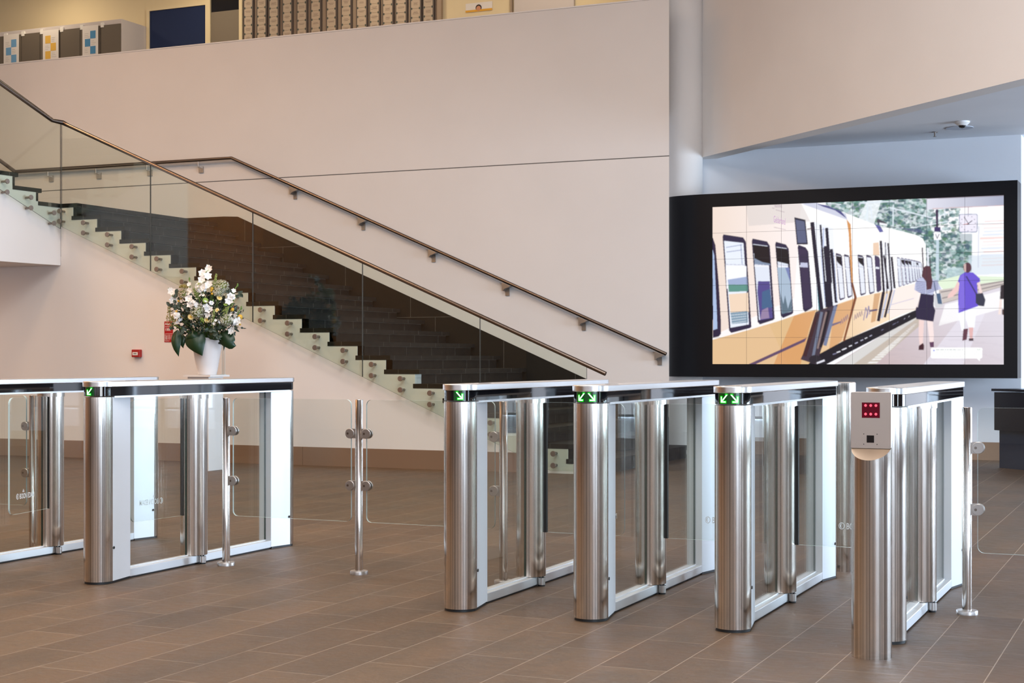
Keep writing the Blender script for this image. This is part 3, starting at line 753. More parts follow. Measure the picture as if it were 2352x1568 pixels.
# purple stripe
fill([(560, 1236), (945, 1058), (930, 1084), (606, 1236)], (98, 74, 104)); line((1110, 972), (1165, 955), 10, (118, 104, 130)); line((1350, 884), (1400, 875), 11, (96, 84, 116)); line((1480, 845), (1640, 800), 6, (200, 200, 220), .8)
fill([(1105, 975), (1160, 955), (1160, 962), (1105, 984)], (118, 104, 130))
for i, (x, y) in enumerate([(1170, 935), (1184, 925), (1196, 915), (1208, 905), (1258, 905), (1272, 896), (1286, 888), (1300, 882)]): pl([(x-7, y+38), (x, y), (x+5, y+30)], 4, (128, 108, 136), .75)
pl([(1312, 945), (1326, 860), (1340, 900), (1330, 930), (1345, 850), (1352, 905)], 6, (110, 108, 165), .8)
# underframe
fill([(950, 1240), (1000, 1180), (1190, 1075), (1400, 985), (1660, 872), (1665, 920), (1370, 1075), (1060, 1240)], (22, 18, 30))
for i in range(15):
    t = rng.random(); x = 1060+600*t; y = 1185-300*t; line((x, y+10), (x+22*(1.2-t), y+2), 6*(1.3-t), rng.choice([(190, 190, 215), (120, 120, 150), (235, 235, 245)]))
# car gap
fill([(1195, 285), (1222, 320), (1242, 700), (1266, 796), (1190, 1080), (1180, 1075), (1250, 795), (1228, 700), (1210, 380)], (212, 150, 90)); fill([(1228, 700), (1242, 700), (1267, 796), (1192, 1080), (1181, 1078), (1250, 795)], (128, 72, 44))
# windows: outer dark frame, glazing
def win(o, gl, top=None, fr=(44, 36, 66)):
    fill(o, fr); cx = sum(p[0] for p in o)/len(o)
    fill(gl, (225, 230, 245))
    if top: fill(top, (26, 20, 32))
def wq(xl, xr, yt, yb, sl, k=.13, e=10, dark=False, r=16, fr=(46, 38, 68), glc=(224, 230, 244), thick=10, dy=0):
    """slanted train window; sl = shift of bottom relative to top"""
    def sh(x, y): return (x+sl*(y-yt)/(yb-yt), y)
    o = [sh(xl+r*.4, yt), sh(xr-r, yt+r*.8+dy*.5), sh(xr, yt+r*2.2+dy), sh(xr, yb-r*1.6-dy), sh(xr-r*.6, yb-r*.6-dy*1.6), sh(xl+r, yb), sh(xl+r*.2, yb-r), sh(xl, yt+r)]
    fill(o, fr)
    t = thick; xl2, xr2, yt2, yb2 = xl+t*.6, xr-t*1.3, yt+t*3.2, yb-t*2.6
    fill([sh(xl2, yt2), sh(xr2, yt2+dy), sh(xr2+2, yb2-dy*1.6), sh(xl2+6, yb2)], glc)
    if dark: fill([sh(xl2, yt2+4), sh(xr2, yt2+4+dy), sh(xr2+1, yt2+(yb2-yt2)*.26), sh(xl2+(xr2-xl2)*.2, yt2+(yb2-yt2)*.16), sh(xl2, yt2+(yb2-yt2)*.12)], (28, 20, 28))
    ym = yt2+(yb2-yt2)*.27; fill([sh(xl2, ym), sh(xr2, ym+4), sh(xr2, ym+16), sh(xl2, ym+14)], (238, 240, 250)); line(sh(xl2, ym), sh(xr2, ym+4), 2, (120, 125, 160))
fill([(325, 400), (345, 455), (368, 700), (385, 960), (385, 1035), (370, 1052), (332, 1060)], (44, 34, 62)); fill([(326, 480), (338, 520), (358, 900), (362, 1000), (334, 1010)], (170, 190, 225))
wq(390, 540, 385, 1028, 46, glc=(232, 238, 250), thick=13, dy=14)
fill([(412, 590), (548, 590), (552, 740), (420, 740)], (246, 247, 255)); fill([(426, 680), (552, 660), (556, 720), (432, 718)], (160, 175, 210)); fill([(430, 712), (556, 712), (558, 755), (434, 760)], (96, 148, 138)); fill([(434, 775), (560, 765), (566, 890), (446, 900)], (240, 214, 190)); fill([(446, 895), (556, 885), (560, 960), (456, 970)], (130, 155, 175))
for a_, b_ in (((415, 470), (520, 452)), ((418, 500), (520, 486)), ((510, 450), (520, 580))): line(a_, b_, 5, (130, 140, 180), .8)
for i in range(4): line((448, 912+i*18), (552, 902+i*16), 4, (225, 232, 240), .8)
wq(580, 695, 412, 972, 42, dark=True, thick=11, dy=12)
fill([(594, 460), (692, 466), (702, 575), (600, 562)], (30, 20, 26)); fill([(600, 540), (650, 565), (700, 575), (702, 585), (600, 578)], (130, 145, 170))
fill([(624, 690), (700, 690), (722, 930), (640, 945), (620, 760)], (84, 74, 140)); fill([(650, 760), (700, 740), (720, 860), (650, 870)], (70, 100, 140)); fill([(650, 880), (690, 860), (700, 930), (640, 940)], (150, 130, 165))
wq(732, 818, 433, 930, 40, dark=True, thick=10, dy=10)
fill([(740, 482), (818, 490), (828, 580), (745, 560)], (28, 20, 26)); fill([(748, 600), (826, 600), (848, 880), (780, 900)], (170, 188, 208))
fill([(770, 760), (790, 840), (800, 780), (820, 870), (840, 800), (848, 885), (782, 905)], (96, 116, 132)); fill([(800, 600), (826, 600), (835, 700)], (120, 130, 180))
fill([(856, 273), (928, 290), (946, 450), (874, 450)], (30, 28, 50)); fill([(864, 288), (922, 300), (938, 440), (880, 440)], (92, 98, 128))
wq(878, 945, 452, 890, 38, thick=8, dy=8, glc=(60, 48, 78))
fill([(900, 510), (940, 510), (942, 560), (903, 560)], (56, 46, 74)); fill([(898, 568), (945, 570), (947, 600), (900, 598)], (196, 198, 225))
# doors
def door(x, y0, y1, s_, wd):
    fill([(x, y0), (x+wd*.5, y0), (x+wd*.55+s_*.5, y1), (x-wd*.1+s_*.5-wd*.4, y1)], (26, 20, 34))
fill([(985, 300), (1108, 340), (1145, 840), (1010, 880)], (240, 243, 252))
fill([(1000, 640), (1020, 880), (1035, 890), (1018, 650)], (40, 118, 128))
for (a_, b_, w1) in (((972, 305), (1012, 660), 26), ((1012, 660), (1040, 880), 24), ((1026, 322), (1070, 860), 12), ((1066, 342), (1096, 700), 20), ((1060, 460), (1100, 870), 30), ((1098, 480), (1134, 830), 20), ((1080, 690), (1085, 860), 40)): line(a_, b_, w1, (30, 24, 46))
for (a_, b_, w1) in (((1030, 480), (1062, 850), 5), ((1114, 500), (1140, 820), 5), ((1046, 340), (1046, 470), 10)): line(a_, b_, w1, (196, 206, 235))
line((940, 350), (975, 345), 6, (80, 50, 60))
fill([(1000, 890), (1050, 870), (1145, 840), (1040, 1130), (1010, 1235), (905, 1200), (985, 1020)], (66, 52, 66))
for (a_, b_, w1, c_) in (((1040, 890), (985, 1190), 18, (110, 118, 140)), ((1085, 880), (1035, 1120), 18, (30, 22, 34)), ((1070, 890), (1015, 1130), 12, (140, 120, 118)), ((1130, 850), (1062, 1110), 22, (118, 128, 158)), ((1010, 900), (930, 1180), 26, (64, 34, 40))): line(a_, b_, w1, c_)
ell(1000, 1200, 40, 28, (40, 34, 44)); line((1010, 1226), (1062, 1206), 12, (225, 225, 235))
# second car windows and door
for (xl, xr, yt, yb, dk, s_) in ((1126, 1166, 505, 815, 1, 26), (1180, 1216, 512, 800, 0, 24), (1268, 1308, 514, 784, 1, 20), (1324, 1362, 516, 775, 0, 22), (1378, 1412, 520, 762, 2, 16)):
    wq(xl, xr, yt, yb, s_, dark=dk == 1, thick=5, r=8, fr=(70, 62, 92), glc=(232, 236, 248) if dk != 2 else (70, 58, 92), dy=4)
fill([(1412, 425), (1470, 440), (1520, 740), (1440, 760)], (244, 246, 255)); fill([(1368, 440), (1405, 435), (1412, 520), (1370, 520)], (235, 205, 180))
for (a_, b_, w1) in (((1418, 425), (1442, 760), 15), ((1448, 436), (1462, 770), 6), ((1466, 440), (1492, 745), 11), ((1440, 520), (1470, 740), 12), ((1490, 530), (1512, 735), 14), ((1440, 760), (1408, 950), 20), ((1492, 745), (1450, 925), 14)): line(a_, b_, w1, (34, 26, 44))
for (a_, b_, w1) in (((1464, 770), (1430, 930), 14), ((1512, 745), (1470, 900), 10)): line(a_, b_, w1, (196, 200, 220))
for i in range(8):
    x = 1524+i*27*(1-.04*i); wq(x, x+24, 530+i*4, 728-i*8, 12, dark=i in (1, 2, 3, 6), thick=3, r=6, fr=(120, 115, 145), glc=(225, 232, 244), dy=2)
line((1688, 470), (1697, 620), 8, (60, 44, 64)); line((1722, 470), (1728, 590), 10, (235, 238, 250)); line((1738, 520), (1742, 600), 5, (60, 50, 70))
# people on the picture
fill([(1672, 940), (1705, 945), (1700, 1080), (1700, 1115), (1680, 1115), (1672, 1040)], (240, 212, 208)); fill([(1725, 945), (1762, 945), (1770, 1040), (1768, 1100), (1745, 1100), (1735, 1020)], (246, 226, 224))
fill([(1672, 1138), (1674, 1110), (1700, 1092), (1708, 1108), (1706, 1138)], (62, 22, 34)); fill([(1742, 1086), (1770, 1084), (1772, 1120), (1748, 1120)], (96, 60, 90))
fill([(1682, 765), (1768, 770), (1766, 850), (1778, 880), (1766, 952), (1655, 935), (1650, 870), (1664, 830)], (38, 28, 62))
fill([(1665, 672), (1720, 655), (1790, 690), (1815, 740), (1770, 752), (1760, 778), (1680, 768), (1640, 745), (1645, 700)], (190, 195, 225))
for i in range(7): line((1650, 690+i*11), (1712, 700+i*11), 3, (60, 60, 120)); line((1724, 700+i*11), (1795, 682+i*10), 3, (60, 60, 120))
fill([(1640, 745), (1682, 768), (1664, 860), (1644, 850), (1636, 780)], (250, 235, 232), .8)
fill([(1696, 600), (1712, 588), (1738, 590), (1748, 610), (1750, 650), (1758, 690), (1750, 740), (1720, 745), (1715, 690), (1686, 655)], (84, 46, 58))
line((1766, 690), (1782, 770), 6, (70, 90, 120)); fill([(1768, 775), (1815, 770), (1826, 850), (1790, 866), (1772, 850)], (210, 210, 215)); fill([(1782, 770), (1808, 766), (1822, 838), (1794, 836)], (74, 98, 128))
fill([(1926, 870), (2050, 850), (2042, 900), (2034, 990), (1995, 994), (1975, 930), (1972, 1010), (1950, 1010), (1926, 900)], (246, 248, 255)); fill([(1996, 990), (2026, 990), (2022, 1062), (2004, 1060)], (226, 180, 178)); fill([(1962, 1000), (1992, 998), (1984, 1070), (1956, 1076)], (100, 56, 72)); fill([(1998, 1062), (2028, 1060), (2028, 1078), (1998, 1078)], (70, 50, 60))
fill([(1925, 680), (1935, 740), (1890, 790), (1855, 800), (1862, 775), (1900, 730)], (238, 200, 196)); fill([(2045, 690), (2062, 690), (2086, 780), (2070, 790)], (240, 215, 212))
fill([(1935, 650), (1970, 628), (2020, 632), (2064, 670), (2066, 690), (2046, 700), (2056, 850), (1928, 896), (1926, 770), (1932, 700), (1922, 690)], (104, 82, 208)); fill([(1935, 655), (1960, 640), (1970, 860), (1930, 890)], (138, 118, 226), .6)
line((1975, 655), (2045, 775), 9, (60, 50, 110)); fill([(2038, 772), (2084, 764), (2102, 810), (2094, 852), (2060, 848), (2040, 830)], (50, 52, 72))
ell(1982, 600, 27, 34, (86, 48, 62)); fill([(1958, 580), (1972, 574), (1974, 630), (1962, 625)], (244, 210, 205), .8)
fill([(2200, 715), (2222, 710), (2226, 805), (2196, 805)], (46, 36, 42)); fill([(2196, 805), (2210, 806), (2206, 905), (2186, 905)], (244, 225, 220)); fill([(2210, 870), (2226, 870), (2227, 910), (2212, 905)], (80, 60, 60))
# speech bubble
fill([(1760, 1122), (2082, 1122), (2087, 1130), (2086, 1186), (2078, 1193), (2072, 1193), (2071, 1211), (2053, 1193), (1760, 1192), (1752, 1184), (1752, 1130)], (255, 255, 255))
for i, (x0, x1) in enumerate(((1785, 1965), (1785, 2060), (1785, 2070), (1785, 1955))):
    x = x0
    while x < x1: l = rng.uniform(6, 26); line((x, 1136+i*14), (min(x+l, x1), 1136+i*14), 4 if i == 0 else 3, (180, 190, 190) if i == 0 else (222, 224, 224)); x += l+5
ell(1772, 1141, 6, 6, (150, 160, 230)); line((2052, 1130), (2060, 1138), 3, (90, 150, 110)); line((2066, 1138), (2070, 1130), 3, (90, 150, 110))
# region name lettering, with rules above and below
pl([(712, 212), (725, 216)], 2, (120, 90, 125)); line((735, 225), (792, 240), 2, (130, 100, 130)); line((725, 338), (802, 355), 2, (130, 100, 130))
for i in range(9): line((728+i*5.5, 192), (730+i*5.5, 210), 2, (140, 110, 140), .8)
CAN = CAN.reshape(PH, SS, PW, SS, 3).mean(axis=(1, 3))
# slight softness
k = CAN.copy(); k[1:-1] = (CAN[:-2]+2*CAN[1:-1]+CAN[2:])/4; k2 = k.copy(); k2[:, 1:-1] = (k[:, :-2]+2*k[:, 1:-1]+k[:, 2:])/4; CAN = k2
me = bpy.data.meshes.new('picture')
gx, gz = np.meshgrid(np.linspace(sx0, sx1, PW+1), np.linspace(sz1, sz0, PH+1))
V = np.stack([gx-vw.location.x, np.full_like(gx, SY+.012-vw.location.y), gz-vw.location.z], -1).reshape(-1, 3)
me.vertices.add(len(V)); me.vertices.foreach_set('co', V.astype(np.float32).ravel())
ii = np.arange(PH)[:, None]*(PW+1)+np.arange(PW)[None]; F = np.stack([ii, ii+PW+1, ii+PW+2, ii+1], -1).reshape(-1, 4)
me.loops.add(F.size); me.loops.foreach_set('vertex_index', F.astype(np.int32).ravel())
me.polygons.add(len(F)); me.polygons.foreach_set('loop_start', np.arange(0, F.size, 4, dtype=np.int32)); me.update(calc_edges=True)
at = me.color_attributes.new('picture_colour', 'FLOAT_COLOR', 'CORNER')
cc = np.repeat(np.concatenate([CAN.reshape(-1, 3), np.ones((PW*PH, 1), np.float32)], 1), 4, axis=0); at.data.foreach_set('color', cc.astype(np.float32).ravel())
M_PIC = mat('lit_display_picture', (.0, .0, .0), .35); an = N(M_PIC, 'ShaderNodeAttribute', attribute_name='picture_colour')
LK(M_PIC, an.outputs['Color'], PB(M_PIC).inputs['Emission Color']); PB(M_PIC).inputs['Emission Strength'].default_value = 1.08/2**1.5
me.materials.append(M_PIC); pic = bpy.data.objects.new('picture', me); COL.objects.link(pic); pic.parent = vw; WORLD[pic.name] = Vector(vw.location)
tag(pic, 'lit picture of a train beside a platform with two walkers')
mb = MB(); t = .0022
for i in range(1, 8): x = sx0+(sx1-sx0)*i/8; mb.box(x-t/2, x+t/2, SY+.009, SY+.0105, sz0, sz1)
for i in range(1, 6): z = sz0+(sz1-sz0)*i/6; mb.box(sx0, sx1, SY+.009, SY+.0105, z-t/2, z+t/2)
mb.build('tile_seams', mat('display_seam', (.05, .05, .06), .5), vw)
Hi = lambda x, y: (lambda q: (sx0+(sx1-sx0)*q[0]/q[2], sz1-(sz1-sz0)*q[1]/q[2]))(Hm @ np.array([x, y, 1.0]))
tv, tf = text_mesh('Gelderland', 1.0)
tw = max(v[0] for v in tv)
vs = []
for x, y, z in tv:
    X6 = 722+76*x/tw; Y6 = 305-y*62+18*x/tw; a, b = Hi(X6, Y6); vs.append((a, SY+.008, b))
MB().add(vs, tf).build('picture_caption', mat('plum_lettering', (.25, .14, .26), .6, emis=(.25, .14, .26), es=.6), vw)

# ------------------------------------------------------------------ gallery furniture
M_LOCK = mat('taupe_locker_door', (.14, .115, .09), .45); M_LOCKB = mat('pale_locker_carcass', (.60, .55, .55), .55)
def gz(px, py, Y): return onY(px, Y, py)
zt = 6.06
bounds = [onY(p, LY)[0] for p in (-90, -38, 9, 49, 92, 138, 184, 231, 277)]
names = ['left of the poster with three blue squares nearest the left edge', 'carrying the left poster with blue squares', 'between the yellow and the left blue poster', 'x']
lab = ['grey two-door locker outside the left end of the row', 'grey two-door locker carrying the leftmost blue-squared poster', 'grey two-door locker carrying the poster with yellow squares', 'grey two-door locker carrying the right blue-squared poster, end of the row']
for i in range(4):
    x0, xm, x1 = bounds[2*i], bounds[2*i+1], bounds[2*i+2]
    L = thing('locker', ((x0+x1)/2, (LY+GY)/2, 4.10), lab[i], 'locker', 'grey lockers on the gallery')
    MB().box(x0, x1, LY+.02, GY-.002, 4.10, zt).build('carcass', M_LOCKB, L)
    for a, b in ((x0, xm), (xm, x1)):
        dr = MB().box(a+.006, b-.006, LY, LY+.019, 4.14, zt-.07).build('door', M_LOCK, L)
        MB().box(a+.03, a+.055, LY-.012, LY, 5.30, 5.335).cyl((a+.042, LY, 5.375), .009, .012, 12, (0, -1, 0)).build('door_lock', M_STEELR, dr)
    for a in (x0, xm): MB().box(a+.002, a+.06, LY-.004, LY+.02, zt-.10, zt-.03).build('hinge_tab', M_WHITE, L)
for (p0, p1, yt, sq, cn, lb) in ((10, 45, 79, [(2, 0), (0, 1), (2, 2)], (.16, .36, .62), 'white poster with three pale blue squares on the left locker'), (100, 136, 69, [(0, 0), (2, 1), (0, 2)], (.75, .45, .08), 'white poster with three yellow squares on a locker'), (191, 227, 59, [(2, 0), (0, 1), (2, 2)], (.07, .26, .50), 'white poster with three deep blue squares and a curled corner')):
    a, b = onY(p0, LY)[0], onY(p1, LY)[0]; z1 = gz((p0+p1)/2, yt, LY).z; h = (b-a)*1.95
    P = thing('poster', ((a+b)/2, LY-.014, z1-h), lb, 'poster', 'posters on the lockers')
    MB().box(a, b, LY-.016, LY-.0135, z1-h, z1).build('sheet', mat('white_paper', (.78, .74, .72), .7), P)
    mb = MB(); wq_ = (b-a)*.34; zz = z1-(b-a)*(.28)
    for c, r in sq: mb.box(a+(b-a)*.16+c*wq_*.5, a+(b-a)*.16+c*wq_*.5+wq_, LY-.0175, LY-.0162, zz-(r+1)*wq_*1.15, zz-r*wq_*1.15)
    mb.build('squares', mat('poster_ink_%d%d%d' % tuple(int(v*99) for v in cn), cn, .7), P)
    mb = MB()
    for r in range(3):
        cx = a+(b-a)*(.56 if sq[r][0] == 0 else .14)
        for q in range(3): mb.box(cx, cx+wq_*random.uniform(.5, .9), LY-.0170, LY-.0162, zz-(r+.3+.22*q)*wq_*1.15-.004, zz-(r+.3+.22*q)*wq_*1.15)
    mb.build('small_print', mat('grey_print', (.45, .42, .40), .7), P)
# framed blue panel
a, b = onY(347, GY)[0], onY(476, GY)[0]; z1 = gz(347, 27, GY).z
bp = thing('notice_board', ((a+b)/2, GY-.03, 4.3), 'dark blue pinboard in a cream frame on the gallery wall', 'board')
MB().box(a, b, GY-.03, GY-.012, 4.3, z1).build('board_face', mat('navy_felt', (.006, .018, .075), .85), bp)
MB().box(a-.05, a, GY-.05, GY-.002, 4.25, z1+.05).box(b, onY(487, GY)[0], GY-.05, GY-.002, 4.1, 6.8).box(a, b, GY-.05, GY-.002, z1, z1+.05).build('frame', M_GALW, bp)
a, b = onY(488, GY)[0], onY(553, GY)[0]; zm = gz(520, 26, GY).z
dw = thing('interior_window', ((a+b)/2, GY-.03, 4.2), 'dark interior window with a taupe lower panel on the gallery wall', 'window')
MB().box(a, b, GY-.03, GY-.012, zm, 6.8).build('dark_pane', M_BGLASS, dw)
MB().box(a, b, GY-.03, GY-.012, 4.1, zm).build('lower_panel', mat('taupe_panel', (.20, .165, .125), .6), dw)
MB().box(b, b+.055, GY-.05, GY-.002, 4.1, 6.8).build('frame', M_GALW, dw)
# hanging strips of printed cards
M_STRIP = mat('buff_card', (.50, .40, .31), .7); M_SGAP = mat('taupe_back_panel', (.36, .27, .20), .7); M_INK = mat('faded_ink', (.16, .12, .10), .8); M_SPR = mat('sprig_green', (.07, .10, .09), .8)
pb = MB().box(onY(553, GY)[0]+.056, onY(1015, GY)[0], GY-.012, GY-.001, 4.1, 6.85).build('backing_panel', M_SGAP)
tag(pb, 'taupe backing panel behind the row of hanging card strips', 'panel')
sp = [(561, 579), (591, 610), (619, 638), (650, 669), (683, 703), (715, 735), (751, 771), (785, 805), (820, 841), (850, 870), (880, 901), (910, 932), (944, 965), (973, 994)]
ordn = ['first', 'second', 'third', 'fourth', 'fifth', 'sixth', 'seventh', 'eighth', 'ninth', 'tenth', 'eleventh', 'twelfth', 'thirteenth', 'fourteenth']
M_CREAM = mat('cream_card', (.85, .74, .62), .6)  # one card is paler than the others
for i, (p0, p1) in enumerate(sp):
    a, b = onY(p0, GY-.04)[0], onY(p1, GY-.04)[0]; y = GY-.04
    Tn = thing('card_strip', ((a+b)/2, y, 4.9), 'hanging strip of printed cards, %s from the left on the gallery' % ordn[i], 'card strip', 'hanging strips of printed cards')
    MB().box(a-.012, a, y-.004, y+.02, 4.4, 6.85).box(b, b+.022, y-.004, y+.028, 4.4, 6.85).build('edge_strips', mat('dark_strip_edge', (.09, .07, .065), .5), Tn)
    off = random.uniform(0, .12)
    for c in range(14):
        z0 = 4.5+c*.125+off*.5
        if z0 < 5.05 and i > 3: continue
        cd = MB().box(a, b, y, y+.006, z0, z0+.122).build('card', M_CREAM if (i == 7 and c == 7) else M_STRIP, Tn)
        mb = MB(); cx = (a+b)/2; wd = (b-a)
        for q in range(random.choice((2, 3, 3))):
            l = wd*random.uniform(.35, .75); zz = z0+.075-q*.014
            mb.box(cx-l/2, cx+l/2, y-.0012, y-.0004, zz, zz+.0035)
        for sx_ in (-1, 1):
            for sz_ in (.006, .116): mb.box(cx+sx_*wd*.42-.008, cx+sx_*wd*.42+.008, y-.0014, y-.0004, z0+sz_-.008, z0+sz_+.006, 1)
        mb.build('lettering', [M_INK, M_SPR], cd)
# frames right of the strips, small picture card and alarm sign
a = onY(1013, GY)[0]
struct('trim_3', MB().box(a-.03, a+.03, GY-.06, GY, 4.1, 6.85), M_SGAP)
a = onY(1177, GY)[0]
struct('trim_4', MB().box(a-.012, a+.012, GY-.05, GY, 4.1, 6.85), M_SGAP)
struct('door_1', MB().box(a+.04, a+.9, GY-.04, GY-.001, 4.1, 6.3), M_LOCKB)
a, b = onY(1070, GY)[0], onY(1131, GY)[0]; z1 = gz(1100, 6, GY).z; z0 = z1-.115
pc = thing('picture_card', ((a+b)/2, GY-.01, z0), 'white card with a dark-haired head above an orange strip on the cream wall', 'card')
MB().box(a, b, GY-.006, GY-.001, z0, z1).build('sheet', mat('white_paper', (.78, .74, .72), .7), pc)
MB().box(a, b, GY-.010, GY-.0065, z0-.005, z0+.022).build('orange_strip', mat('orange_ink', (.75, .38, .03), .6), pc)
cx = a+(b-a)*.49
MB().cyl((cx, GY-.0065, z0+.045), .044, .003, 24, (0, -1, 0)).build('hair', mat('dark_brown_ink', (.03, .015, .012), .7), pc)
MB().cyl((cx, GY-.0099, z0+.036), .033, .002, 24, (0, -1, 0)).build('face', mat('skin_ink', (.62, .28, .16), .7), pc)

def alarm_sign(p, wd, h, label, low=True):
    """p = upper left corner on a wall facing -Y"""
    A = thing('alarm_sign', (p.x+wd/2, p.y, p.z-h), label, 'sign', 'red alarm signs')
    MB().box(p.x, p.x+wd, p.y-.004, p.y, p.z-h, p.z).build('plate', M_RED, A)
    mb = MB()
    tv, tf = text_mesh('Alarm', wd*.36, bold=.0006)
    mb.add([(p.x+wd*.07+x, p.y-.0052, p.z-wd*.36+y) for x, y, z in tv], tf)
    mb.box(p.x+wd*.06, p.x+wd*.95, p.y-.0052, p.y-.0045, p.z-wd*.54, p.z-wd*.50)
    if low:
        tv, tf = text_mesh('1000', wd*.36, bold=.0006)
        mb.add([(p.x+wd*.08+x*.92, p.y-.0052, p.z-wd*.90+y) for x, y, z in tv], tf)
        for k_ in (1.20, 1.38, 1.52, 1.66): mb.box(p.x+wd*.08, p.x+wd*(.95 if k_ != 1.66 else .84), p.y-.0052, p.y-.0045, p.z-wd*(k_+.035), p.z-wd*k_)
        z_ = p.z-h; q = wd*.09
        mb.box(p.x+q, p.x+wd*.58, p.y-.0052, p.y-.0045, z_+wd*.10, z_+wd*.125).box(p.x+q, p.x+q+.004, p.y-.0052, p.y-.0045, z_+wd*.10, z_+wd*.72).box(p.x+wd*.56, p.x+wd*.58, p.y-.0052, p.y-.0045, z_+wd*.10, z_+wd*.72)
        mb.add([(p.x+wd*t, p.y-.0052, z_+wd*s_) for t, s_ in ((.30, .65), (.22, .40), (.32, .16), (.36, .18), (.27, .40), (.34, .65))], [tuple(range(6))])
    mb.build('lettering', M_PRINT, A)
p = onY(378, NY, 738); q = onY(397.5, NY, 738); alarm_sign(p, q.x-p.x, (785.5-738)/FPX*p.y/ray(380)[1], 'red Alarm 1000 sign on the stair wall, left of the flowers')
p = onY(1224.5, GY-.001, 0.5); q = onY(1242, GY-.001, 0); alarm_sign(p, q.x-p.x, .23, 'red Alarm sign on the gallery wall, above the parapet', False)
# call point
p = onY(308.5, NY, 802.5); q = onY(326.5, NY, 820); s_ = .10
cp = thing('fire_call_point', (p.x+.05, NY, q.z), 'small red fire call point on the stair wall', 'call point')
MB().box(p.x, q.x, NY-.05, NY, q.z, p.z).build('box', M_REDB, cp, bevel=.006)
MB().box(p.x+.015, q.x-.02, NY-.0525, NY-.0505, q.z+.022, q.z+.055).box(p.x+.03, q.x-.035, NY-.054, NY-.0526, q.z+.035, q.z+.042, 1).build('break_glass', [M_PRINT, M_BLACK], cp)

# ------------------------------------------------------------------ ceiling fittings
def ceil_at(px, py, z=3.52):
    d = (z-HC)*FPX/(HY-py); rx, ry = ray(px); return Vector((rx*d, ry*d, z))
c = ceil_at(2210, 279)
sc = thing('dome_camera', (c.x, c.y, 3.48), 'white dome camera with a black lens on the low ceiling', 'security camera')
MB().lathe([(.075, 3.52), (.075, 3.505), (.045, 3.478)], (c.x, c.y, 0), 40).build('base', M_WHITE, sc, smooth=40)
MB().lathe([(.040, 3.486), (.038, 3.472), (.026, 3.456), (.0, 3.450)], (c.x, c.y, 0), 32).build('dome', M_BGLASS, sc, smooth=60)
c = ceil_at(2204, 293); tag(MB().cyl((c.x, c.y, 3.514), .14, .006, 48).build('ceiling_speaker', mat('grey_grille', (.48, .52, .60), .6), smooth=40), 'flat round pale speaker plate on the low ceiling near the dome camera', 'speaker')
c = ceil_at(2147, 303); sh_ = thing('sprinkler', (c.x, c.y, 3.45), 'small sprinkler head under the low ceiling', 'sprinkler')
MB().cyl((c.x, c.y, 3.513), .033, .007, 24).build('rosette', M_RAIL, sh_); MB().cyl((c.x, c.y, 3.468), .008, .045, 12).cyl((c.x, c.y, 3.468), .018, .003, 16).build('nozzle', M_RAIL, sh_)

# ------------------------------------------------------------------ desk at the right edge
dd = Vector((.722, -.692, 0)); dn = Vector((.692, .722, 0)); p0 = Vector((-1.80, 16.10, 0))
dk = thing('reception_desk', tuple(p0+dd*.8+dn*.3), 'black reception desk at the right edge, blue reflection painted on its plinth', 'desk')
def qprism(a, b, c_, d_, z0, z1): return MB().prism([tuple(p0+dd*s1+dn*s2+Vector((0, 0, z0))) for s1, s2 in ((a, c_), (b, c_), (b, d_), (a, d_))], (0, 0, z1-z0))
qprism(0.03, 2.6, .04, .46, 0, .38).build('plinth', M_DESKREFL, dk)
qprism(0.0, 2.6, .0, .5, .38, .765).build('body', M_FABR, dk)
qprism(-.02, 2.6, -.02, .56, .775, .80).build('desk_top', M_FABR, dk)
qprism(.12, 2.6, .28, .56, .80, .83).build('raised_shelf', M_HOUS, dk)

# ------------------------------------------------------------------ pedestal, vase and bouquet
pd = thing('pedestal', (-8.915, 12.585, 0), 'white square flower pedestal standing near the stair wall', 'pedestal')
MB().box(-9.04, -8.79, 12.46, 12.71, 0, .925).build('shaft', M_WHITE, pd, bevel=.003)
MB().box(-9.07, -8.75, 12.43, 12.76, .925, .943).build('top_plate', M_WHITE, pd)
VX, VY, VZ = -8.895, 12.585, .943
M_ACR = glass('acrylic', (.9, .92, .92))
ac = thing('acrylic_holder', (-8.772, 12.70, .943), 'slim clear acrylic card holder beside the vase', 'card holder')
MB().prism([(-8.80, 12.70, .943), (-8.765, 12.70, .943), (-8.765, 12.70, 1.27), (-8.80, 12.70, 1.27)], (0, .004, 0), 0, 1).build('sheet', [M_ACR, M_GEDGE], ac)
MB().box(-8.805, -8.76, 12.68, 12.72, .943, .947).build('foot', M_GEDGE, ac)
va = MB().lathe([(.085, 0), (.094, .006), (.105, .06), (.121, .15), (.139, .25), (.148, .31), (.1495, .345), (.152, .352), (.152, .366), (.147, .368), (.141, .35), (.13, .25), (.09, .03), (0, .02)], (VX, VY, VZ), 64, cap=False).build('vase', M_VASE, smooth=50)
tag(va, 'tall white tapered ceramic vase on the white pedestal', 'vase')
bq = thing('flower_bouquet', (VX, VY, 1.25), 'large bouquet of white and yellow flowers in the white vase', 'bouquet')
RGT = Vector((CT, ST, 0)); FWD = Vector((-ST, CT, 0)); ctr = Vector((VX, VY, 1.50))
def fp(zx, zy, dep=None):
    x = (zx-716)*.0008257; z = 2.154-zy*.0008257
    rr = 1-(x/.40)**2-((z-1.50)/.52)**2
    if dep is None: dep = -.27*math.sqrt(max(0.02, rr))
    return Vector((VX, VY, 0))+RGT*x+FWD*dep+Vector((0, 0, z))
M_LEAF = mat('dark_green_leaf', (.012, .04, .014), .35); M_EUC = mat('eucalyptus_leaf', (.05, .075, .05), .5); M_EUC2 = mat('deep_green_foliage', (.02, .036, .022), .5)
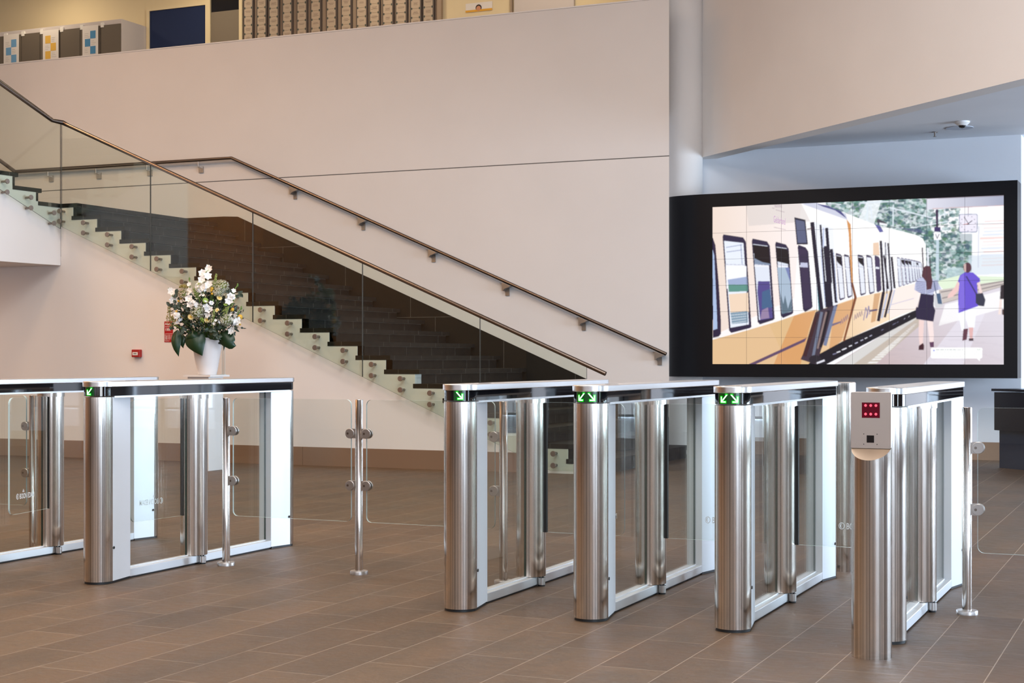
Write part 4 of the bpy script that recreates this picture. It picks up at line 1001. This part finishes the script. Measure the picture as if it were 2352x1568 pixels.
M_STEM = mat('fresh_green_stem', (.12, .22, .04), .5); M_PET = mat('white_petal', (.86, .86, .84), .5, Subsurface_Weight=.0); M_ALL = mat('pale_allium', (.62, .62, .50), .7); M_TAN = mat('tan_bloom', (.55, .47, .33), .7)
M_YEL = mat('yellow_bloom', (.72, .42, .04), .6); M_PYL = mat('pale_yellow_petal', (.85, .68, .30), .5); M_LIME = mat('lime_bloom', (.34, .48, .08), .6); M_SPK = mat('green_spike', (.30, .36, .10), .6); M_OLI = mat('olive_bloom', (.32, .26, .06), .7)
base = Vector((VX, VY, 1.26))
def leaf(mb, c, d, n, L, W, m=0, cup=.15):
    d = d.normalized(); s_ = d.cross(n).normalized(); n = s_.cross(d).normalized(); k = 6; vs = []
    for i in range(k+1):
        t = i/k; w_ = W*math.sin(PI*min(1, t*1.0)**.8)*.5*(1-.15*t); cc_ = c+d*(L*t)-n*(cup*L*t*t)
        vs += [cc_-s_*w_+n*w_*.25, cc_, cc_+s_*w_+n*w_*.25]
    fs = []
    for i in range(k): fs += [(3*i, 3*i+1, 3*i+4, 3*i+3), (3*i+1, 3*i+2, 3*i+5, 3*i+4)]
    mb.add(vs, fs, m)
def rv(): 
    while True:
        v = Vector((random.uniform(-1, 1), random.uniform(-1, 1), random.uniform(-1, 1)))
        if .1 < v.length < 1: return v.normalized()
def stem_to(p, r=.004):
    q = base+Vector(((p-base).x*.15, (p-base).y*.15, 0))
    return MB().tube([q, q.lerp(p, .5)+Vector((0, 0, .03)), p], r, 6)
def glad(blooms, tip):
    P = [fp(*b) for b in blooms]; t = fp(*tip)
    st_ = stem_to(P[-1]); st_.tube([P[-1]]+P[::-1][1:]+[t], .005, 6); st_.sphere(t, .009, 6, 5, (1, 1, 2.2))
    g_ = st_.build('gladiolus', M_STEM, bq, smooth=60)
    mb = MB()
    for i, p in enumerate(P):
        s_ = .046 if i else .028; ax = (-FWD*.8+RGT*random.uniform(-.6, .6)+Vector((0, 0, .35))).normalized(); o1 = ax.orthogonal().normalized(); o2 = ax.cross(o1)
        for k_ in range(6):
            a = k_*PI/3+random.uniform(-.2, .2); leaf(mb, p, ax*.8+(o1*math.cos(a)+o2*math.sin(a))*.8, ax, s_*1.1, s_*1.25, 0, .3)
        mb.sphere(p, s_*.4, 6, 5)
    mb.build('blossom', M_PET, g_, smooth=70)
glad([(737, 180), (770, 215), (700, 265), (760, 300), (705, 345), (790, 405), (735, 440)], (737, 165))
glad([(280, 455), (310, 480), (345, 590)], (262, 445))
glad([(555, 395), (570, 485), (565, 570), (590, 640)], (542, 325))
glad([(1060, 470), (1040, 545), (1020, 600)], (1090, 390))
glad([(825, 620), (800, 700), (800, 760)], (845, 590))
glad([(1100, 760), (1110, 840), (1060, 950)], (1150, 665))
def allium(zx, zy, r, m):
    p = fp(zx, zy); r *= .0008257; mb = stem_to(p)
    g_ = mb.build('allium', M_STEM, bq)
    mb = MB(); mb.sphere(p, r*.6, 12, 8, m=1)
    for i in range(240):
        v = rv(); q = p+v*r*random.uniform(.8, 1.08); mb.tube([p+v*r*.5, q], .0012, 3, m=1)
        o1 = v.orthogonal().normalized(); leaf(mb, q, v+o1*.9, v, .015, .009, 0, .1); leaf(mb, q, v-o1*.9, v, .015, .009, 0, .1)
    mb.build('flower_head', [m, M_SPK], g_)
for a_ in ((930, 420, 78, M_ALL), (670, 722, 76, M_ALL), (995, 812, 72, M_ALL), (490, 505, 58, M_TAN), (905, 480, 55, M_ALL)): allium(*a_)
def stars(zx, zy, n, sp_):
    p = fp(zx, zy); g_ = stem_to(p).build('agapanthus', M_STEM, bq); mb = MB()
    for i in range(n):
        v = rv(); v.y = -abs(v.y); q = p+v*sp_*.0008257; ax = v
        o1 = ax.orthogonal().normalized(); o2 = ax.cross(o1)
        for k_ in range(6): a = k_*PI/3; leaf(mb, q, ax*.5+o1*math.cos(a)+o2*math.sin(a), ax, .024, .010, 0, .1)
    mb.build('flower_head', M_PET, g_)
for a_ in ((705, 435, 14, 70), (415, 780, 18, 75), (640, 640, 12, 70), (740, 650, 10, 60), (1075, 800, 12, 75), (1040, 560, 10, 40), (880, 850, 4, 40), (760, 590, 8, 90)): stars(*a_)
def spike(x0, y0, x1, y1, wd, m):
    a, b = fp(x0, y0), fp(x1, y1); g_ = stem_to(a).build('foxtail_spike', M_STEM, bq); mb = MB().tube([a, b], .003, 5, m=1)
    for i in range(110):
        t = random.random(); c = a.lerp(b, t); v = rv(); r = wd*.0008257*(1-.75*t)*.5; q = c+v*r; mb.sphere(q, .0045, 5, 4, m=0)
    mb.build('flower_head', [m, M_STEM], g_)
for a_ in ((850, 420, 856, 262, 60, M_SPK), (680, 570, 612, 445, 80, M_SPK), (1030, 650, 1085, 530, 60, M_SPK), (845, 860, 858, 700, 60, M_SPK), (970, 740, 1020, 650, 70, M_SPK), (310, 850, 290, 650, 110, M_OLI), (370, 880, 330, 760, 100, M_OLI), (720, 830, 710, 780, 60, M_LIME)): spike(*a_)
def daisy(zx, zy, r, m, mc, nm='gerbera'):
    p = fp(zx, zy); r *= .0008257; g_ = stem_to(p, .003).build(nm, M_STEM, bq); mb = MB()
    ax = (-FWD+RGT*random.uniform(-.7, .7)+Vector((0, 0, random.uniform(0, .9)))).normalized(); o1 = ax.orthogonal().normalized(); o2 = ax.cross(o1)
    for k_ in range(18):
        a = 2*PI*k_/18; leaf(mb, p, o1*math.cos(a)+o2*math.sin(a)+ax*.12, ax, r, r*.36, 0, .1)
    mb.lathe([(r*.36, 0), (r*.3, r*.12), (0, r*.16)], tuple(p), 14, tuple(ax), False, 1); mb.build('flower_head', [m, mc], g_)
for a_ in ((780, 813, 42), (585, 780, 42), (915, 552, 38), (578, 630, 40), (895, 700, 30)): daisy(*a_, M_PYL, M_YEL)
for a_ in ((757, 585, 38), (650, 392, 34), (985, 625, 30)): daisy(*a_, M_LIME, M_LIME, 'button_chrysanthemum')
for (zx, zy, r) in ((1138, 778, 33), (483, 773, 15), (510, 540, 15), (455, 557, 15), (825, 445, 22), (830, 505, 15), (1060, 690, 22), (400, 715, 16), (425, 590, 14), (1138, 865, 12), (820, 470, 14)):
    p = fp(zx, zy); g_ = stem_to(p, .002).build('craspedia', M_STEM, bq); MB().sphere(p, r*.0008257, 12, 9).build('flower_head', M_YEL, g_, smooth=60)
p = fp(485, 432); g_ = stem_to(p, .003).build('sedum', M_STEM, bq); mb = MB()
for i in range(90): v = rv(); v.z = abs(v.z); mb.sphere(p+Vector((v.x*.045, v.y*.045, v.z*.03)), .005, 5, 4)
mb.build('flower_head', M_OLI, g_)
mb = MB()
for i in range(950):                                   # rounded foliage filling the dome
    v = rv(); rr = random.uniform(.35, 1)**.5
    c = Vector((VX, VY, 1.50))+Vector((v.x*.31*rr, v.y*.27*rr, v.z*.27*rr+.0))
    if c.z < 1.27: continue
    d = (v+rv()*.8).normalized(); leaf(mb, c, d, rv(), random.uniform(.03, .055), random.uniform(.026, .042), random.choice((0, 0, 1)), .1)
for (zx, zy) in ((380, 500), (1118, 488), (400, 550), (330, 890), (295, 640), (440, 960), (1080, 520), (520, 680), (380, 620), (420, 660), (350, 640), (600, 560), (890, 990), (850, 930), (1020, 500)):
    for k_ in range(4): leaf(mb, fp(zx+random.uniform(-16, 16), zy+random.uniform(-16, 16)), (RGT*random.uniform(-1, 1)+Vector((0, 0, random.uniform(-1, 1)))), -FWD, .042, .036, 0, .05)
for i in range(60):                                    # thin sprigs reaching out
    a = random.uniform(0, 2*PI); v = Vector((math.cos(a), math.sin(a)*.7, random.uniform(-.2, 1.1))).normalized(); L_ = random.uniform(.26, .37)
    e_ = Vector((VX, VY, 1.46))+Vector((v.x*L_, v.y*L_, v.z*L_*1.05))
    mb.tube([Vector((VX, VY, 1.4)), e_], .0015, 3, m=1)
    for k_ in range(5): leaf(mb, e_-v*(.03*k_), v+rv(), rv(), .034, .024, random.choice((0, 1)), .1)
tag(mb.build('foliage', [M_EUC, M_EUC2], bq), 'grey-green eucalyptus foliage', kind='stuff')
def big_leaf(pts_, wd, dep):
    P = [fp(*q, dep) for q in pts_]; n = 12; vs = []; L_ = []
    for i in range(n+1):
        t = i/n*(len(P)-1); k_ = min(int(t), len(P)-2); L_.append(P[k_].lerp(P[k_+1], t-k_))
    for i, c in enumerate(L_):
        t = i/n; d = (L_[min(i+1, n)]-L_[max(i-1, 0)]).normalized(); s_ = d.cross(FWD).normalized(); w_ = wd*.0008257*.5*math.sin(PI*min(1, t**.6*.97+.03)); c = c-FWD*.03*math.sin(PI*t)
        vs += [c-s_*w_+FWD*w_*.45, c-s_*w_*.5+FWD*w_*.12, c, c+s_*w_*.5+FWD*w_*.12, c+s_*w_+FWD*w_*.45]
    fs = [(5*i+j, 5*i+j+1, 5*i+j+6, 5*i+j+5) for i in range(n) for j in range(4)]
    MB().add(vs, fs).build('broad_leaf', M_LEAF, bq, smooth=80)
big_leaf([(560, 960), (620, 1060), (660, 1150), (705, 1240)], 250, -.185)
big_leaf([(400, 930), (385, 1060), (395, 1160), (415, 1250)], 120, -.15)
big_leaf([(930, 960), (990, 1040), (1050, 1110), (1100, 1120)], 190, -.16)
big_leaf([(640, 960), (620, 1000), (560, 1010), (500, 1040)], 140, -.18)
big_leaf([(800, 980), (880, 1000), (910, 1060), (890, 1180)], 90, .10)
big_leaf([(420, 980), (460, 1040), (450, 1110), (455, 1150)], 70, -.1)
big_leaf([(780, 960), (830, 990), (870, 1020), (930, 1050)], 120, -.19)
